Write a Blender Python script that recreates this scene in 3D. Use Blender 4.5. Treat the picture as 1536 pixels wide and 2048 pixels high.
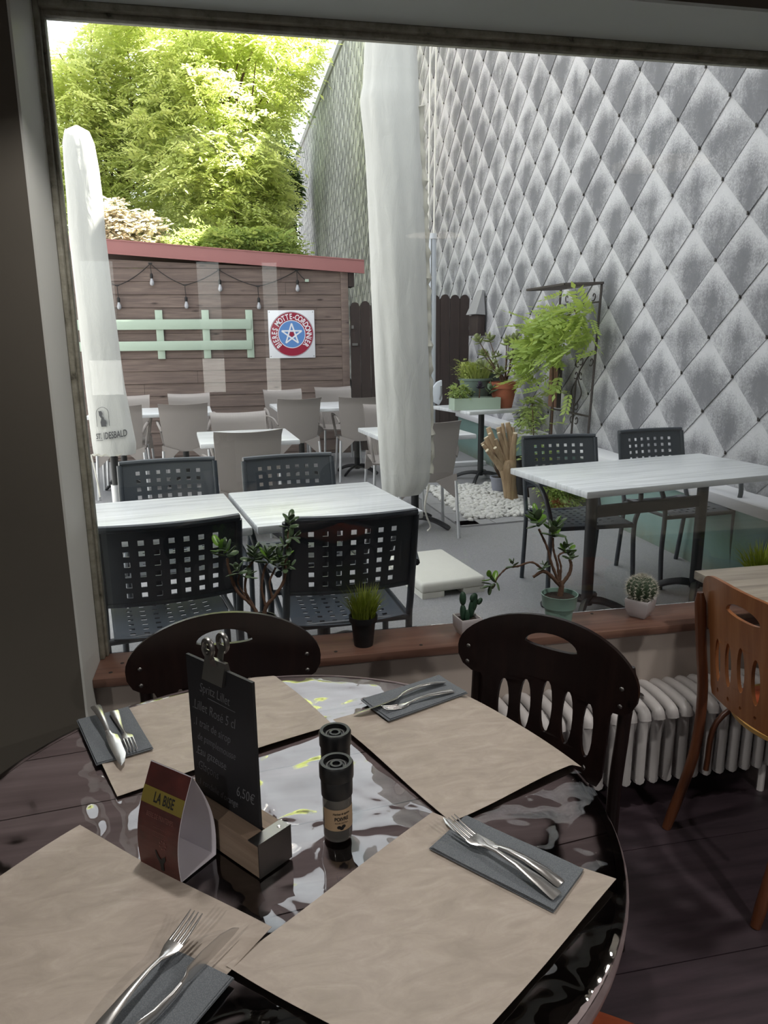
import bpy, bmesh, math, random
import numpy as np
from mathutils import Matrix, Vector, Euler
R = math.radians
rng = random.Random(7)
scene = bpy.context.scene
col = scene.collection
for o in list(bpy.data.objects): bpy.data.objects.remove(o)

# ------------------------------------------------------------------ camera
cam_d = bpy.data.cameras.new('camera'); cam = bpy.data.objects.new('camera', cam_d); col.objects.link(cam)
YAW, PITCH, ROLL, FPX = R(11.5447), R(13.2359), R(-0.5693), 1490.55
fw = Vector((math.sin(YAW)*math.cos(PITCH), math.cos(YAW)*math.cos(PITCH), -math.sin(PITCH)))
rt = Vector((math.cos(YAW), -math.sin(YAW), 0)); up = rt.cross(fw)
r2 = rt*math.cos(ROLL) + up*math.sin(ROLL); u2 = -rt*math.sin(ROLL) + up*math.cos(ROLL)
CAMPOS = Vector((0, 0, 1.5))
m = Matrix((r2, u2, -fw)).transposed().to_4x4(); m.translation = CAMPOS
cam.matrix_world = m
cam_d.sensor_fit = 'VERTICAL'; cam_d.sensor_height = 36.0; cam_d.lens = 36.0*FPX/2048.0
cam_d.clip_start = 0.02; cam_d.clip_end = 500
scene.camera = cam

# ------------------------------------------------------------------ sky, sun, exposure
SUN_DIR = Vector((1.0, 0.10, 1.62)).normalized()
w = bpy.data.worlds.new('sky'); scene.world = w; w.use_nodes = True
nt = w.node_tree; nt.nodes.clear()
sky = nt.nodes.new('ShaderNodeTexSky'); sky.sky_type = 'NISHITA'; sky.sun_disc = False
sky.sun_elevation = math.asin(SUN_DIR.z); sky.sun_rotation = math.atan2(SUN_DIR.x, SUN_DIR.y)
sky.air_density = 1.2; sky.dust_density = 3.0; sky.ozone_density = 1.0
hs = nt.nodes.new('ShaderNodeHueSaturation'); hs.inputs['Saturation'].default_value = 0.16
bg = nt.nodes.new('ShaderNodeBackground'); bg.inputs['Strength'].default_value = 0.45
wo = nt.nodes.new('ShaderNodeOutputWorld')
nt.links.new(sky.outputs[0], hs.inputs['Color']); nt.links.new(hs.outputs[0], bg.inputs['Color']); nt.links.new(bg.outputs[0], wo.inputs[0])
sun_d = bpy.data.lights.new('sun', 'SUN'); sun_d.energy = 32.0; sun_d.angle = R(0.53); sun_d.color = (1.0, .95, .86)
sun = bpy.data.objects.new('sun', sun_d); col.objects.link(sun)
sun.rotation_euler = (-SUN_DIR).to_track_quat('-Z', 'Y').to_euler(); sun.location = (8, 6, 14)
vs = scene.view_settings; vs.view_transform = 'Standard'; vs.look = 'None'; vs.gamma = 1.0; vs.use_curve_mapping = False
vs.exposure = 0.55

# ------------------------------------------------------------------ helpers
def lin(c):
    if isinstance(c, str):
        c = c.lstrip('#'); c = [int(c[i:i+2], 16)/255 for i in (0, 2, 4)]
        c = [x/12.92 if x <= .04045 else ((x+.055)/1.055)**2.4 for x in c]
    return (c[0], c[1], c[2], 1.0)
class NT:
    def __init__(s, name):
        s.m = bpy.data.materials.new(name); s.m.use_nodes = True; s.t = s.m.node_tree; s.t.nodes.clear()
        s.out = s.n('ShaderNodeOutputMaterial')
    def n(s, typ, **kw):
        x = s.t.nodes.new(typ)
        for k, v in kw.items(): setattr(x, k, v)
        return x
    def l(s, a, b): s.t.links.new(a, b)
    def coord(s, kind='Object', scale=(1, 1, 1)):
        tc = s.n('ShaderNodeTexCoord'); mp = s.n('ShaderNodeMapping'); mp.inputs['Scale'].default_value = scale
        s.l(tc.outputs[kind], mp.inputs['Vector']); return mp.outputs[0]
    def pos(s, scale=(1, 1, 1)):
        g = s.n('ShaderNodeNewGeometry'); mp = s.n('ShaderNodeMapping'); mp.inputs['Scale'].default_value = scale
        s.l(g.outputs['Position'], mp.inputs['Vector']); return mp.outputs[0]
    def noise(s, vec, scale=5, detail=4, rough=.55, dist=0):
        x = s.n('ShaderNodeTexNoise'); x.inputs['Scale'].default_value = scale; x.inputs['Detail'].default_value = detail
        x.inputs['Roughness'].default_value = rough; x.inputs['Distortion'].default_value = dist
        if vec is not None: s.l(vec, x.inputs['Vector'])
        return x.outputs['Fac']
    def ramp(s, fac, stops):
        x = s.n('ShaderNodeValToRGB'); e = x.color_ramp.elements
        while len(e) < len(stops): e.new(.5)
        for el, (p, c) in zip(e, stops): el.position = p; el.color = lin(c) if not isinstance(c, (int, float)) else (c, c, c, 1)
        s.l(fac, x.inputs[0]); return x.outputs[0]
    def mix(s, fac, a, b, typ='MIX'):
        x = s.n('ShaderNodeMix', data_type='RGBA', blend_type=typ)
        for sock, v in ((x.inputs[0], fac), (x.inputs[6], a), (x.inputs[7], b)):
            if hasattr(v, 'is_linked'): s.l(v, sock)
            elif isinstance(v, (int, float)): sock.default_value = v if sock == x.inputs[0] else (v, v, v, 1)
            else: sock.default_value = lin(v)
        return x.outputs[2]
    def math(s, op, a, b=0.0, c=None):
        x = s.n('ShaderNodeMath', operation=op)
        for i, v in enumerate((a, b) if c is None else (a, b, c)):
            if hasattr(v, 'is_linked'): s.l(v, x.inputs[i])
            else: x.inputs[i].default_value = v
        return x.outputs[0]
    def bump(s, h, strength=.3, dist=.01, normal=None):
        x = s.n('ShaderNodeBump'); x.inputs['Strength'].default_value = strength; x.inputs['Distance'].default_value = dist
        s.l(h, x.inputs['Height'])
        if normal is not None: s.l(normal, x.inputs['Normal'])
        return x.outputs[0]
    def bsdf(s, color, rough=.6, metal=0, spec=.5, normal=None, **kw):
        b = s.n('ShaderNodeBsdfPrincipled')
        for k, v in (('Base Color', color), ('Roughness', rough), ('Metallic', metal), ('Specular IOR Level', spec)):
            if hasattr(v, 'is_linked'): s.l(v, b.inputs[k])
            else: b.inputs[k].default_value = lin(v) if k == 'Base Color' else v
        for k, v in kw.items():
            k = k.replace('_', ' ')
            if hasattr(v, 'is_linked'): s.l(v, b.inputs[k])
            else: b.inputs[k].default_value = v
        if normal is not None: s.l(normal, b.inputs['Normal'])
        s.l(b.outputs[0], s.out.inputs[0]); return b
M = {}
def plain(name, c, rough=.6, metal=0, spec=.5, var=.12, scale=18, bump=.0, **kw):
    t = NT(name); v = t.coord('Object')
    n = t.noise(v, scale, 5)
    c0 = lin(c); d = tuple(max(0, x*(1-var)) for x in c0[:3]); e = tuple(min(1, x*(1+var)) for x in c0[:3])
    cc = t.mix(n, d, e)
    nm = t.bump(t.noise(v, scale*3, 4), bump, .004) if bump else None
    t.bsdf(cc, rough, metal, spec, nm, **kw); M[name] = t.m; return t.m
def lintuple(c): return lin(c)[:3]

class MB:
    """collects geometry for ONE mesh object"""
    def __init__(s): s.v = []; s.f = []; s.m = []
    def add(s, vs, fs, mi=0):
        b = len(s.v); s.v += [tuple(p) for p in vs]; s.f += [tuple(i+b for i in f) for f in fs]; s.m += [mi]*len(fs); return s
    def box(s, lo, hi, mi=0):
        x0, y0, z0 = lo; x1, y1, z1 = hi
        return s.add([(x0,y0,z0),(x1,y0,z0),(x1,y1,z0),(x0,y1,z0),(x0,y0,z1),(x1,y0,z1),(x1,y1,z1),(x0,y1,z1)],
                     [(0,3,2,1),(4,5,6,7),(0,1,5,4),(1,2,6,5),(2,3,7,6),(3,0,4,7)], mi)
    def obox(s, c, size, rotz=0, mi=0):
        hx, hy, hz = [q/2 for q in size]; b = MB().box((-hx,-hy,-hz),(hx,hy,hz)); cs, sn = math.cos(rotz), math.sin(rotz)
        return s.add([(c[0]+x*cs-y*sn, c[1]+x*sn+y*cs, c[2]+z) for x, y, z in b.v], b.f, mi)
    def tube(s, pts, r, n=8, cap=True, mi=0, flat=1.0):
        pts = [Vector(p) for p in pts]; k = len(pts); rs = r if isinstance(r, (list, tuple)) else [r]*k
        tang = []
        for i in range(k):
            t = pts[min(i+1, k-1)] - pts[max(i-1, 0)]; tang.append(t.normalized() if t.length > 1e-9 else Vector((0,0,1)))
        a = tang[0].orthogonal().normalized() if abs(tang[0].z) < .99 else Vector((1,0,0))
        ring = []
        for i in range(k):
            t = tang[i]; a = (a - t*a.dot(t)); a = a.normalized() if a.length > 1e-6 else t.orthogonal().normalized()
            b = t.cross(a)
            ring.append([pts[i] + (a*math.cos(2*math.pi*j/n) + b*math.sin(2*math.pi*j/n)*flat)*rs[i] for j in range(n)])
        vs = [p for q in ring for p in q]; fs = []
        for i in range(k-1):
            for j in range(n):
                j2 = (j+1) % n; fs.append((i*n+j, i*n+j2, (i+1)*n+j2, (i+1)*n+j))
        if cap: fs.append(tuple(range(n-1, -1, -1))); fs.append(tuple((k-1)*n+j for j in range(n)))
        return s.add(vs, fs, mi)
    def lathe(s, prof, n=24, c=(0,0,0), mi=0, sx=1, sy=1, closed=False):
        vs = []; fs = []
        for r, z in prof:
            vs += [(c[0]+sx*r*math.cos(2*math.pi*j/n), c[1]+sy*r*math.sin(2*math.pi*j/n), c[2]+z) for j in range(n)]
        k = len(prof)
        for i in range(k-1 if not closed else k):
            i2 = (i+1) % k
            for j in range(n): j2 = (j+1) % n; fs.append((i*n+j, i*n+j2, i2*n+j2, i2*n+j))
        if not closed:
            fs.append(tuple(range(n-1, -1, -1))); fs.append(tuple((k-1)*n+j for j in range(n)))
        return s.add(vs, fs, mi)
    def prism(s, poly, z0, z1, mi=0, f=None):
        k = len(poly); vs = [(x, y, z0) for x, y in poly] + [(x, y, z1) for x, y in poly]
        if f: vs = [f(p) for p in vs]
        fs = [tuple(range(k-1, -1, -1)), tuple(range(k, 2*k))] + [(i, (i+1) % k, (i+1) % k+k, i+k) for i in range(k)]
        return s.add(vs, fs, mi)
    def ell(s, c, r, n=10, k=7, mi=0, f=None):
        vs = [(0,0,-1)]; fs = []
        for i in range(1, k):
            a = -math.pi/2 + math.pi*i/k
            vs += [(math.cos(a)*math.cos(2*math.pi*j/n), math.cos(a)*math.sin(2*math.pi*j/n), math.sin(a)) for j in range(n)]
        vs.append((0,0,1)); top = len(vs)-1
        for j in range(n):
            j2 = (j+1) % n; fs.append((0, 1+j2, 1+j)); fs.append((top, 1+(k-2)*n+j, 1+(k-2)*n+j2))
            for i in range(k-2): fs.append((1+i*n+j, 1+i*n+j2, 1+(i+1)*n+j2, 1+(i+1)*n+j))
        vs = [(c[0]+x*r[0], c[1]+y*r[1], c[2]+z*r[2]) for x, y, z in vs]
        if f: vs = [f(p) for p in vs]
        return s.add(vs, fs, mi)
    def panel(s, us, vsx, hole, fmap, th, mi=0):
        """perforated sheet: cells us x vsx, hole(i,j) skips a cell; fmap(u,v,w) -> point, w is thickness"""
        nu, nv = len(us), len(vsx); idx = {}
        def P(i, j, kk):
            if (i, j, kk) not in idx: idx[(i, j, kk)] = len(s.v); s.v.append(tuple(fmap(us[i], vsx[j], (kk-.5)*th)))
            return idx[(i, j, kk)]
        solid = lambda i, j: 0 <= i < nu-1 and 0 <= j < nv-1 and not hole(i, j)
        for i in range(nu-1):
            for j in range(nv-1):
                if not solid(i, j): continue
                s.f.append((P(i,j,1),P(i+1,j,1),P(i+1,j+1,1),P(i,j+1,1))); s.f.append((P(i,j,0),P(i,j+1,0),P(i+1,j+1,0),P(i+1,j,0))); s.m += [mi, mi]
                for (di, dj, a, b) in ((-1,0,(i,j),(i,j+1)),(1,0,(i+1,j+1),(i+1,j)),(0,-1,(i+1,j),(i,j)),(0,1,(i,j+1),(i+1,j+1))):
                    if not solid(i+di, j+dj): s.f.append((P(*a,0),P(*a,1),P(*b,1),P(*b,0))); s.m.append(mi)
        return s
    def mesh(s, name, mats, smooth=None, bevel=0, recalc=True, seg=2):
        me = bpy.data.meshes.new(name); me.from_pydata(s.v, [], s.f)
        mats = mats if isinstance(mats, (list, tuple)) else [mats]
        for mm in mats: me.materials.append(M[mm] if isinstance(mm, str) else mm)
        if len(mats) > 1: me.polygons.foreach_set('material_index', s.m)
        if recalc or bevel:
            bm = bmesh.new(); bm.from_mesh(me); bmesh.ops.recalc_face_normals(bm, faces=bm.faces)
            if bevel:
                ed = [e for e in bm.edges if len(e.link_faces) == 2 and e.calc_face_angle(0) > .5]
                bmesh.ops.bevel(bm, geom=ed, offset=bevel, segments=seg, profile=.5, affect='EDGES', clamp_overlap=True)
            bm.to_mesh(me); bm.free()
        if smooth is not None or bevel:
            me.polygons.foreach_set('use_smooth', [True]*len(me.polygons)); me.set_sharp_from_angle(angle=R(smooth if smooth else 40))
        me.update(); return me
    def build(s, name, mats, parent=None, loc=(0,0,0), rot=(0,0,0), smooth=None, bevel=0, recalc=True, seg=2):
        return link(name, s.mesh(name, mats, smooth, bevel, recalc, seg), parent, loc, rot)
def link(name, data, parent=None, loc=(0,0,0), rot=(0,0,0), scale=None):
    o = bpy.data.objects.new(name, data); col.objects.link(o); o.parent = parent; o.location = loc; o.rotation_euler = rot
    if scale: o.scale = scale
    return o
def tag(o, label, cat, group=None, kind=None):
    o['label'] = label; o['category'] = cat
    if group: o['group'] = group
    if kind: o['kind'] = kind
    return o
def thing(name, label, cat, loc=(0,0,0), rotz=0, group=None):
    o = link(name, None, None, loc, (0,0,rotz)); o.empty_display_size = .05; return tag(o, label, cat, group)
def struct(o): o['kind'] = 'structure'; return o
def copy_tree(o, parent=None):
    c = o.copy(); col.objects.link(c); c.parent = parent
    for ch in o.children: copy_tree(ch, c)
    return c
def clone(o, label, loc, rotz, group=None):
    c = copy_tree(o); c.location = loc; c.rotation_euler = (0,0,rotz); c['label'] = label
    if group: c['group'] = group
    return c
def curve_mesh(splines, extrude=0, fill=True):
    cu = bpy.data.curves.new('tmp', 'CURVE'); cu.dimensions = '2D'; cu.fill_mode = 'BOTH'; cu.extrude = extrude
    for pts in splines:
        sp = cu.splines.new('POLY'); sp.points.add(len(pts)-1); sp.use_cyclic_u = True
        for p, q in zip(sp.points, pts): p.co = (q[0], q[1], 0, 1)
    return data_to_geo(cu)
def data_to_geo(cu):
    o = bpy.data.objects.new('tmp', cu); col.objects.link(o)
    dg = bpy.context.evaluated_depsgraph_get(); me = bpy.data.meshes.new_from_object(o.evaluated_get(dg))
    vs = [tuple(v.co) for v in me.vertices]; fs = [tuple(p.vertices) for p in me.polygons]
    bpy.data.objects.remove(o); bpy.data.meshes.remove(me); return vs, fs
def text_geo(txt, size, extrude=.0004, align='CENTER', offset=0, shear=0, space=1.0, sx=1.0):
    cu = bpy.data.curves.new('tmp', 'FONT'); cu.body = txt; cu.size = size; cu.extrude = extrude; cu.align_x = align
    cu.offset = offset; cu.shear = shear; cu.space_character = space; cu.resolution_u = 3
    vs, fs = data_to_geo(cu); return [(x*sx, y, z) for x, y, z in vs], fs
def bez(p0, p1, p2, n=8):
    p0, p1, p2 = Vector(p0), Vector(p1), Vector(p2)
    return [(p0*(1-t)**2 + p1*2*t*(1-t) + p2*t*t) for t in [i/n for i in range(n+1)]]
def smooth_path(pts, n=6):
    """Catmull-Rom through the points"""
    P = [Vector(p) for p in pts]; P = [P[0]*2-P[1]] + P + [P[-1]*2-P[-2]]; out = []
    for i in range(1, len(P)-2):
        for k in range(n):
            t = k/n; a, b, c, d = P[i-1], P[i], P[i+1], P[i+2]
            out.append(.5*((2*b) + (-a+c)*t + (2*a-5*b+4*c-d)*t*t + (-a+3*b-3*c+d)*t**3))
    out.append(P[-2]); return out
def ellipse(cx, cy, rx, ry, n=20, a0=0):
    return [(cx+rx*math.cos(a0+2*math.pi*i/n), cy+ry*math.sin(a0+2*math.pi*i/n)) for i in range(n)]
# ------------------------------------------------------------------ materials
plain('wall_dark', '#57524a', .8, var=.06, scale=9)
plain('white_paint', '#c9cac6', .55, var=.05, scale=6)
plain('soffit_paint', '#d3dcdb', .55, var=.05, scale=5)
plain('ceiling_paint', '#b9b4aa', .8)
plain('lower_wall', '#a89d95', .75, var=.08, scale=7)
t = NT('frame_paint'); v = t.pos(); n = t.noise(v, 26, 6, .65); n2 = t.noise(t.pos((3, 3, 60)), 3, 4)
c = t.ramp(n, [(.28, '#3c3a30'), (.38, '#807d70'), (.62, '#a09d90')]); t.bsdf(t.mix(t.math('MULTIPLY', n2, .4), c, '#4f4c3e'), .6, normal=t.bump(n, .5, .004)); M['frame_paint'] = t.m
def wood(name, c1, c2, c3, axis=0, rough=.45, fine=60, knots=False, bump=.15, coordk='Object', **kw):
    t = NT(name); sc = [fine]*3; sc[axis] = fine*.06
    v = t.coord(coordk, sc) if coordk != 'pos' else t.pos(sc)
    v2 = t.coord(coordk, (2, 2, 2)) if coordk != 'pos' else t.pos((2, 2, 2))
    n = t.noise(v, 1, 6, .6, .4); n2 = t.noise(v2, 2, 3)
    c = t.ramp(n, [(.25, c1), (.5, c2), (.75, c3)]); c = t.mix(t.math('MULTIPLY', n2, .5), c, c1)
    if knots:
        kv = t.coord(coordk, (2.2, 3, 7)) if coordk != 'pos' else t.pos((2.2, 3, 7))
        k = t.n('ShaderNodeTexVoronoi'); t.l(kv, k.inputs['Vector']); k.inputs['Scale'].default_value = 1.3
        kk = t.ramp(k.outputs['Distance'], [(.03, 1.0), (.16, 0.0)]); c = t.mix(kk, c, '#2c1f1c')
    t.bsdf(c, rough, normal=t.bump(n, bump, .003), **kw); M[name] = t.m
wood('sill_wood', '#573d33', '#735448', '#876858', 0, .38, 40, coordk='pos')
wood('shed_wood', '#524541', '#6d5d56', '#84746a', 0, .75, 45, True, .3, coordk='pos')
wood('fence_wood', '#29201e', '#352a27', '#453833', 2, .8, 45, coordk='pos')
wood('dark_chair', '#130b0a', '#1c110f', '#271815', 2, .28, 40)
wood('orange_wood', '#744528', '#8f5c38', '#a37048', 2, .32, 30)
wood('orange_wood_dark', '#4c2a1a', '#623822', '#77492e', 2, .32, 30)
wood('seat_rim_wood', '#b98a48', '#d0a45c', '#dcb878', 0, .28, 30)
wood('table_wood', '#6a5c5c', '#8b7c7d', '#a69899', 0, .5, 26)
wood('grey_table_wood', '#5d564f', '#a0978a', '#bab1a4', 0, .4, 34)
wood('block_wood', '#6b5a4c', '#857262', '#9c8978', 0, .6, 50)
wood('driftwood', '#7c654b', '#a88f70', '#c9b594', 2, .85, 40, bump=.6)
wood('bark', '#3a2b20', '#54402e', '#6a533c', 2, .9, 30, bump=.6)
plain('cut_wood', '#c9bba0', .8)
t = NT('floor_wood'); v = t.pos((3, 26, 3)); n = t.noise(v, 1, 6, .6); n2 = t.noise(t.pos(), 1.3, 3)
c = t.ramp(n, [(.3, '#2c2328'), (.55, '#40343a'), (.8, '#4e4046')]); t.bsdf(t.mix(t.math('MULTIPLY', n2, .5), c, '#2b242c'), t.ramp(n2, [(.3, .34), (.7, .5)]), normal=t.bump(n, .1, .002)); M['floor_wood'] = t.m
# pane: clear thin glass with a real mirror share
t = NT('window_glass'); tr = t.n('ShaderNodeBsdfTransparent'); tr.inputs[0].default_value = (.96, .975, .965, 1)
gl = t.n('ShaderNodeBsdfGlossy'); gl.inputs['Roughness'].default_value = .003
fr = t.n('ShaderNodeFresnel'); fr.inputs['IOR'].default_value = 1.5
mx = t.n('ShaderNodeMixShader'); t.l(fr.outputs[0], mx.inputs[0]); t.l(tr.outputs[0], mx.inputs[1]); t.l(gl.outputs[0], mx.inputs[2]); t.l(mx.outputs[0], t.out.inputs[0]); M['window_glass'] = t.m
# clear vinyl cover: fresnel reflection on wavy film
t = NT('clear_vinyl'); tr = t.n('ShaderNodeBsdfTransparent'); tr.inputs[0].default_value = (.95, .95, .955, 1)
gl = t.n('ShaderNodeBsdfGlossy'); gl.inputs['Roughness'].default_value = .03
v = t.pos(); h = t.math('ADD', t.noise(v, 10, 1, .4, .7), t.math('MULTIPLY', t.noise(v, 26, 1, .3), .14))
bp = t.bump(h, .5, .0145); t.l(bp, gl.inputs['Normal'])
fr = t.n('ShaderNodeFresnel'); fr.inputs['IOR'].default_value = 2.4; t.l(bp, fr.inputs['Normal'])
mx = t.n('ShaderNodeMixShader'); t.l(fr.outputs[0], mx.inputs[0]); t.l(tr.outputs[0], mx.inputs[1]); t.l(gl.outputs[0], mx.inputs[2]); t.l(mx.outputs[0], t.out.inputs[0]); M['clear_vinyl'] = t.m
plain('clear_rim', '#6f6660', .25, var=.1, scale=12)
t = NT('kraft_paper'); v = t.pos(); n = t.noise(t.pos((6, 14, 6)), 2.2, 5, .6, 1.2); n2 = t.noise(v, 160, 3)
c = t.ramp(n, [(.3, '#9b9085'), (.55, '#ab9f94'), (.75, '#b7aca2')]); t.bsdf(t.mix(t.math('MULTIPLY', n2, .3), c, '#8f8276'), .55, normal=t.bump(n, .18, .006)); M['kraft_paper'] = t.m
t = NT('napkin_grey'); v = t.coord('Object'); wv = t.n('ShaderNodeTexVoronoi'); t.l(v, wv.inputs['Vector']); wv.inputs['Scale'].default_value = 620
t.bsdf(t.ramp(wv.outputs['Distance'], [(.1, '#767a7f'), (.6, '#5f6469')]), .9, normal=t.bump(wv.outputs['Distance'], .4, .001)); M['napkin_grey'] = t.m
plain('steel', '#d6d4d2', .24, .9, var=.04)
plain('dull_steel', '#8d8b88', .35, 1.0, var=.1)
plain('aluminium', '#c4c5c8', .35, .6, var=.05)
plain('black_plastic', '#0c0d10', .38, var=.1)
plain('chalkboard', '#14151a', .6, var=.25, scale=22)
plain('chalk', '#66676b', .9, var=.35, scale=120)
plain('card_white', '#cfc9d0', .6, var=.03)
t = NT('card_red'); v = t.coord('Object'); n = t.noise(v, 30, 3); t.bsdf(t.ramp(n, [(.35, '#3a1512'), (.6, '#481c18'), (.75, '#562620')]), .4); M['card_red'] = t.m
plain('card_yellow', '#6e6122', .5); plain('print_black', '#0d0c0c', .6); plain('print_pink', '#6f4640', .6); plain('print_cream', '#a89c86', .6)
plain('label_cream', '#9c8468', .6, var=.06)
t = NT('jar_glass'); b = t.bsdf('#a8a5a0', .05, 0, .5, Transmission_Weight=.85, IOR=1.45); M['jar_glass'] = t.m
plain('pepper', '#3c2f28', .8, var=.6, scale=200); plain('salt', '#c9c4bd', .8, var=.2, scale=200)
plain('dark_metal', '#2d333a', .42, .0, .5, var=.06)
plain('dark_metal_seat', '#3e454d', .36, .0, .5, var=.06)
plain('iron', '#3a3330', .7, .2, var=.3, scale=30)
plain('grey_plastic', '#8b8480', .5, var=.04)
plain('black_iron', '#17191c', .5, .1, var=.1)
t = NT('white_top'); v = t.coord('Object', (1.2, 22, 1)); n = t.noise(v, 1.6, 6, .65, .3); t.bsdf(t.ramp(n, [(.32, '#a9abad'), (.48, '#c8cacc'), (.7, '#d9dadc')]), .3); M['white_top'] = t.m
t = NT('cover_cloth'); v = t.coord('Object'); n = t.noise(t.coord('Object', (9, 9, 3.0)), 1.6, 4, .55, 1.0); t.bsdf(t.mix(t.noise(v, 3, 2), '#b4b4b0', '#c2c2be'), .75, normal=t.bump(n, .22, .035), Sheen_Weight=.1); M['cover_cloth'] = t.m
plain('cover_seam', '#b7b4a8', .8); plain('rope', '#d8d5cc', .9); plain('lettering_grey', '#4a4a4c', .8)
plain('cream_plastic', '#cdcbc2', .55, var=.05); plain('mast_paint', '#c3c7ce', .45, var=.03)
t = NT('asphalt'); v = t.pos(); n = t.noise(v, 190, 4, .7); n2 = t.noise(v, 1.4, 4); c = t.ramp(n, [(.3, '#787779'), (.55, '#929192'), (.8, '#b0afb0')]); t.bsdf(t.mix(t.math('MULTIPLY', n2, .6), c, '#7a797a'), .9, normal=t.bump(n, .5, .006)); M['asphalt'] = t.m
plain('concrete', '#8e8d8e', .9, var=.15, scale=40, bump=.3); plain('pebble', '#c8c6c1', .8, var=.12, scale=8)
plain('ground', '#6b675c', .95, var=.2, scale=3)
# fibre-cement tile: pale lime bloom along the upper edges, dark lichen in the middle
t = NT('cement_tile'); uv = t.n('ShaderNodeUVMap'); uv.uv_map = 'uv'; sp = t.n('ShaderNodeSeparateXYZ'); t.l(uv.outputs[0], sp.inputs[0])
U, V = sp.outputs[0], sp.outputs[1]; wp = t.pos()
n1 = t.noise(wp, 3.1, 4, .6); n2 = t.noise(t.pos((1, 9, 2.2)), 1.3, 4, .6); sp1 = t.noise(wp, 85, 6, .85); big = t.noise(wp, .55, 2)
e = t.math('ADD', t.math('ABSOLUTE', U), t.math('ABSOLUTE', t.math('SUBTRACT', t.math('MULTIPLY', V, 2.0), 1.0)))
mk = t.math('ADD', t.math('MULTIPLY', t.math('SUBTRACT', .80, e), 1.1), t.math('MULTIPLY', t.math('SUBTRACT', .60, V), 2.0))
mk = t.math('ADD', mk, t.math('MULTIPLY', t.math('SUBTRACT', n1, .5), 2.4)); mk = t.math('ADD', mk, t.math('MULTIPLY', t.math('SUBTRACT', big, .46), 1.6))
mk = t.math('ADD', mk, t.math('MULTIPLY', t.math('SUBTRACT', n2, .5), 1.3)); mk = t.math('ADD', mk, t.math('MULTIPLY', t.math('SUBTRACT', sp1, .5), 4.2))
mask = t.ramp(t.math('MULTIPLY', t.math('ADD', mk, .9), .36), [(.22, 0.0), (.70, 1.0)])
pale = t.mix(n2, '#b0afb1', '#cac9cb'); dark = t.mix(sp1, '#4e4e52', '#808084')
t.bsdf(t.mix(mask, pale, dark), .85, normal=t.bump(sp1, .25, .004)); M['cement_tile'] = t.m
plain('tile_backing', '#2c2c2e', .9); plain('clip_metal', '#2a2622', .6, .4)
t = NT('green_wall'); v = t.pos(); n = t.noise(v, 4, 5); spz = t.n('ShaderNodeSeparateXYZ'); t.l(v, spz.inputs[0])
dirt = t.math('MULTIPLY', t.ramp(spz.outputs[2], [(.07, 1.0), (.20, 0.0)]), t.noise(v, 14, 4)); c = t.mix(n, '#66827e', '#7d9690'); t.bsdf(t.mix(dirt, c, '#6b6650'), .8); M['green_wall'] = t.m
plain('ledge_white', '#d2d1d3', .7, var=.06, scale=9)
plain('fascia_red', '#8f5c5a', .4, var=.06, scale=3); plain('roof_red', '#7c4a46', .6)
plain('mint_paint', '#a3b3a3', .55, var=.05); plain('sign_white', '#dcdde2', .3, var=.02); plain('sign_red', '#8e1c36', .3, var=.05); plain('sign_blue', '#5a84bd', .3, var=.05); plain('sign_line', '#4a3040', .4)
plain('bulb_glass', '#9c9da2', .1, .0, .8, var=.05); plain('cord_black', '#1a1818', .7)
plain('terracotta', '#a55f45', .85, var=.2, scale=12); plain('pot_green', '#5f6e66', .7); plain('pot_grey', '#6c6d6c', .75); plain('pot_black', '#101114', .5); plain('pot_mint', '#7d9b90', .35, var=.06); plain('pot_white', '#b9b4b6', .3, var=.03); plain('pot_lavender', '#8f919c', .6)
plain('soil', '#2b211b', .95, var=.5, scale=90, bump=.8)
plain('radiator_white', '#c3bfbe', .4, var=.06, scale=30); plain('chip_dark', '#2a2522', .8)
t = NT('orange_cloth'); v = t.coord('Object'); n = t.noise(v, 22, 3); t.bsdf(t.mix(n, '#9c4320', '#b8562c'), .85, normal=t.bump(t.noise(v, 9, 3, .5, 1.0), .4, .03)); M['orange_cloth'] = t.m
def leafmat(name, c1, c2, tr, trans=.4, rough=.5, scale=3, kind='pos'):
    t = NT(name); n = t.noise(t.pos() if kind == 'pos' else t.coord('Object'), scale, 3); c = t.mix(n, c1, c2)
    b = t.bsdf(c, rough); tl = t.n('ShaderNodeBsdfTranslucent'); tl.inputs[0].default_value = lin(tr)
    mx = t.n('ShaderNodeMixShader'); mx.inputs[0].default_value = trans; t.l(b.outputs[0], mx.inputs[1]); t.l(tl.outputs[0], mx.inputs[2]); t.l(mx.outputs[0], t.out.inputs[0]); M[name] = t.m
leafmat('leaf_robinia', '#aebb70', '#c9d28a', '#dfe69a', .5); leafmat('leaf_dark', '#74885c', '#8a9c68', '#a8b878', .35); leafmat('leaf_ivy', '#3f5a2c', '#58753a', '#6d8a3a', .25)
leafmat('leaf_shrub', '#7f9850', '#9cae66', '#b8c470', .4); leafmat('leaf_pale', '#c3b9a2', '#d8d0ba', '#e0d8c0', .3); leafmat('leaf_wisteria', '#8ba24e', '#a6ba62', '#bccc66', .4)
leafmat('leaf_jade', '#3f5a35', '#6b7d62', '#5c7a34', .12, .3, 40); leafmat('leaf_jade_bright', '#5f8f34', '#86b04a', '#8fc040', .2, .3, 40); leafmat('leaf_jade_out', '#7d8a58', '#9aa070', '#97a060', .2, .4, 20)
leafmat('grass_blade', '#4a5e1e', '#8f9a34', '#8fa030', .25, .5, 30); leafmat('herb', '#7c9448', '#b3b566', '#b0bc5c', .3, .6, 9); leafmat('cactus_dark', '#1f3a2c', '#2f4f3a', '#2f4f3a', .02, .5, 30); leafmat('succulent_purple', '#2c2438', '#403048', '#403048', .1)
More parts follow.
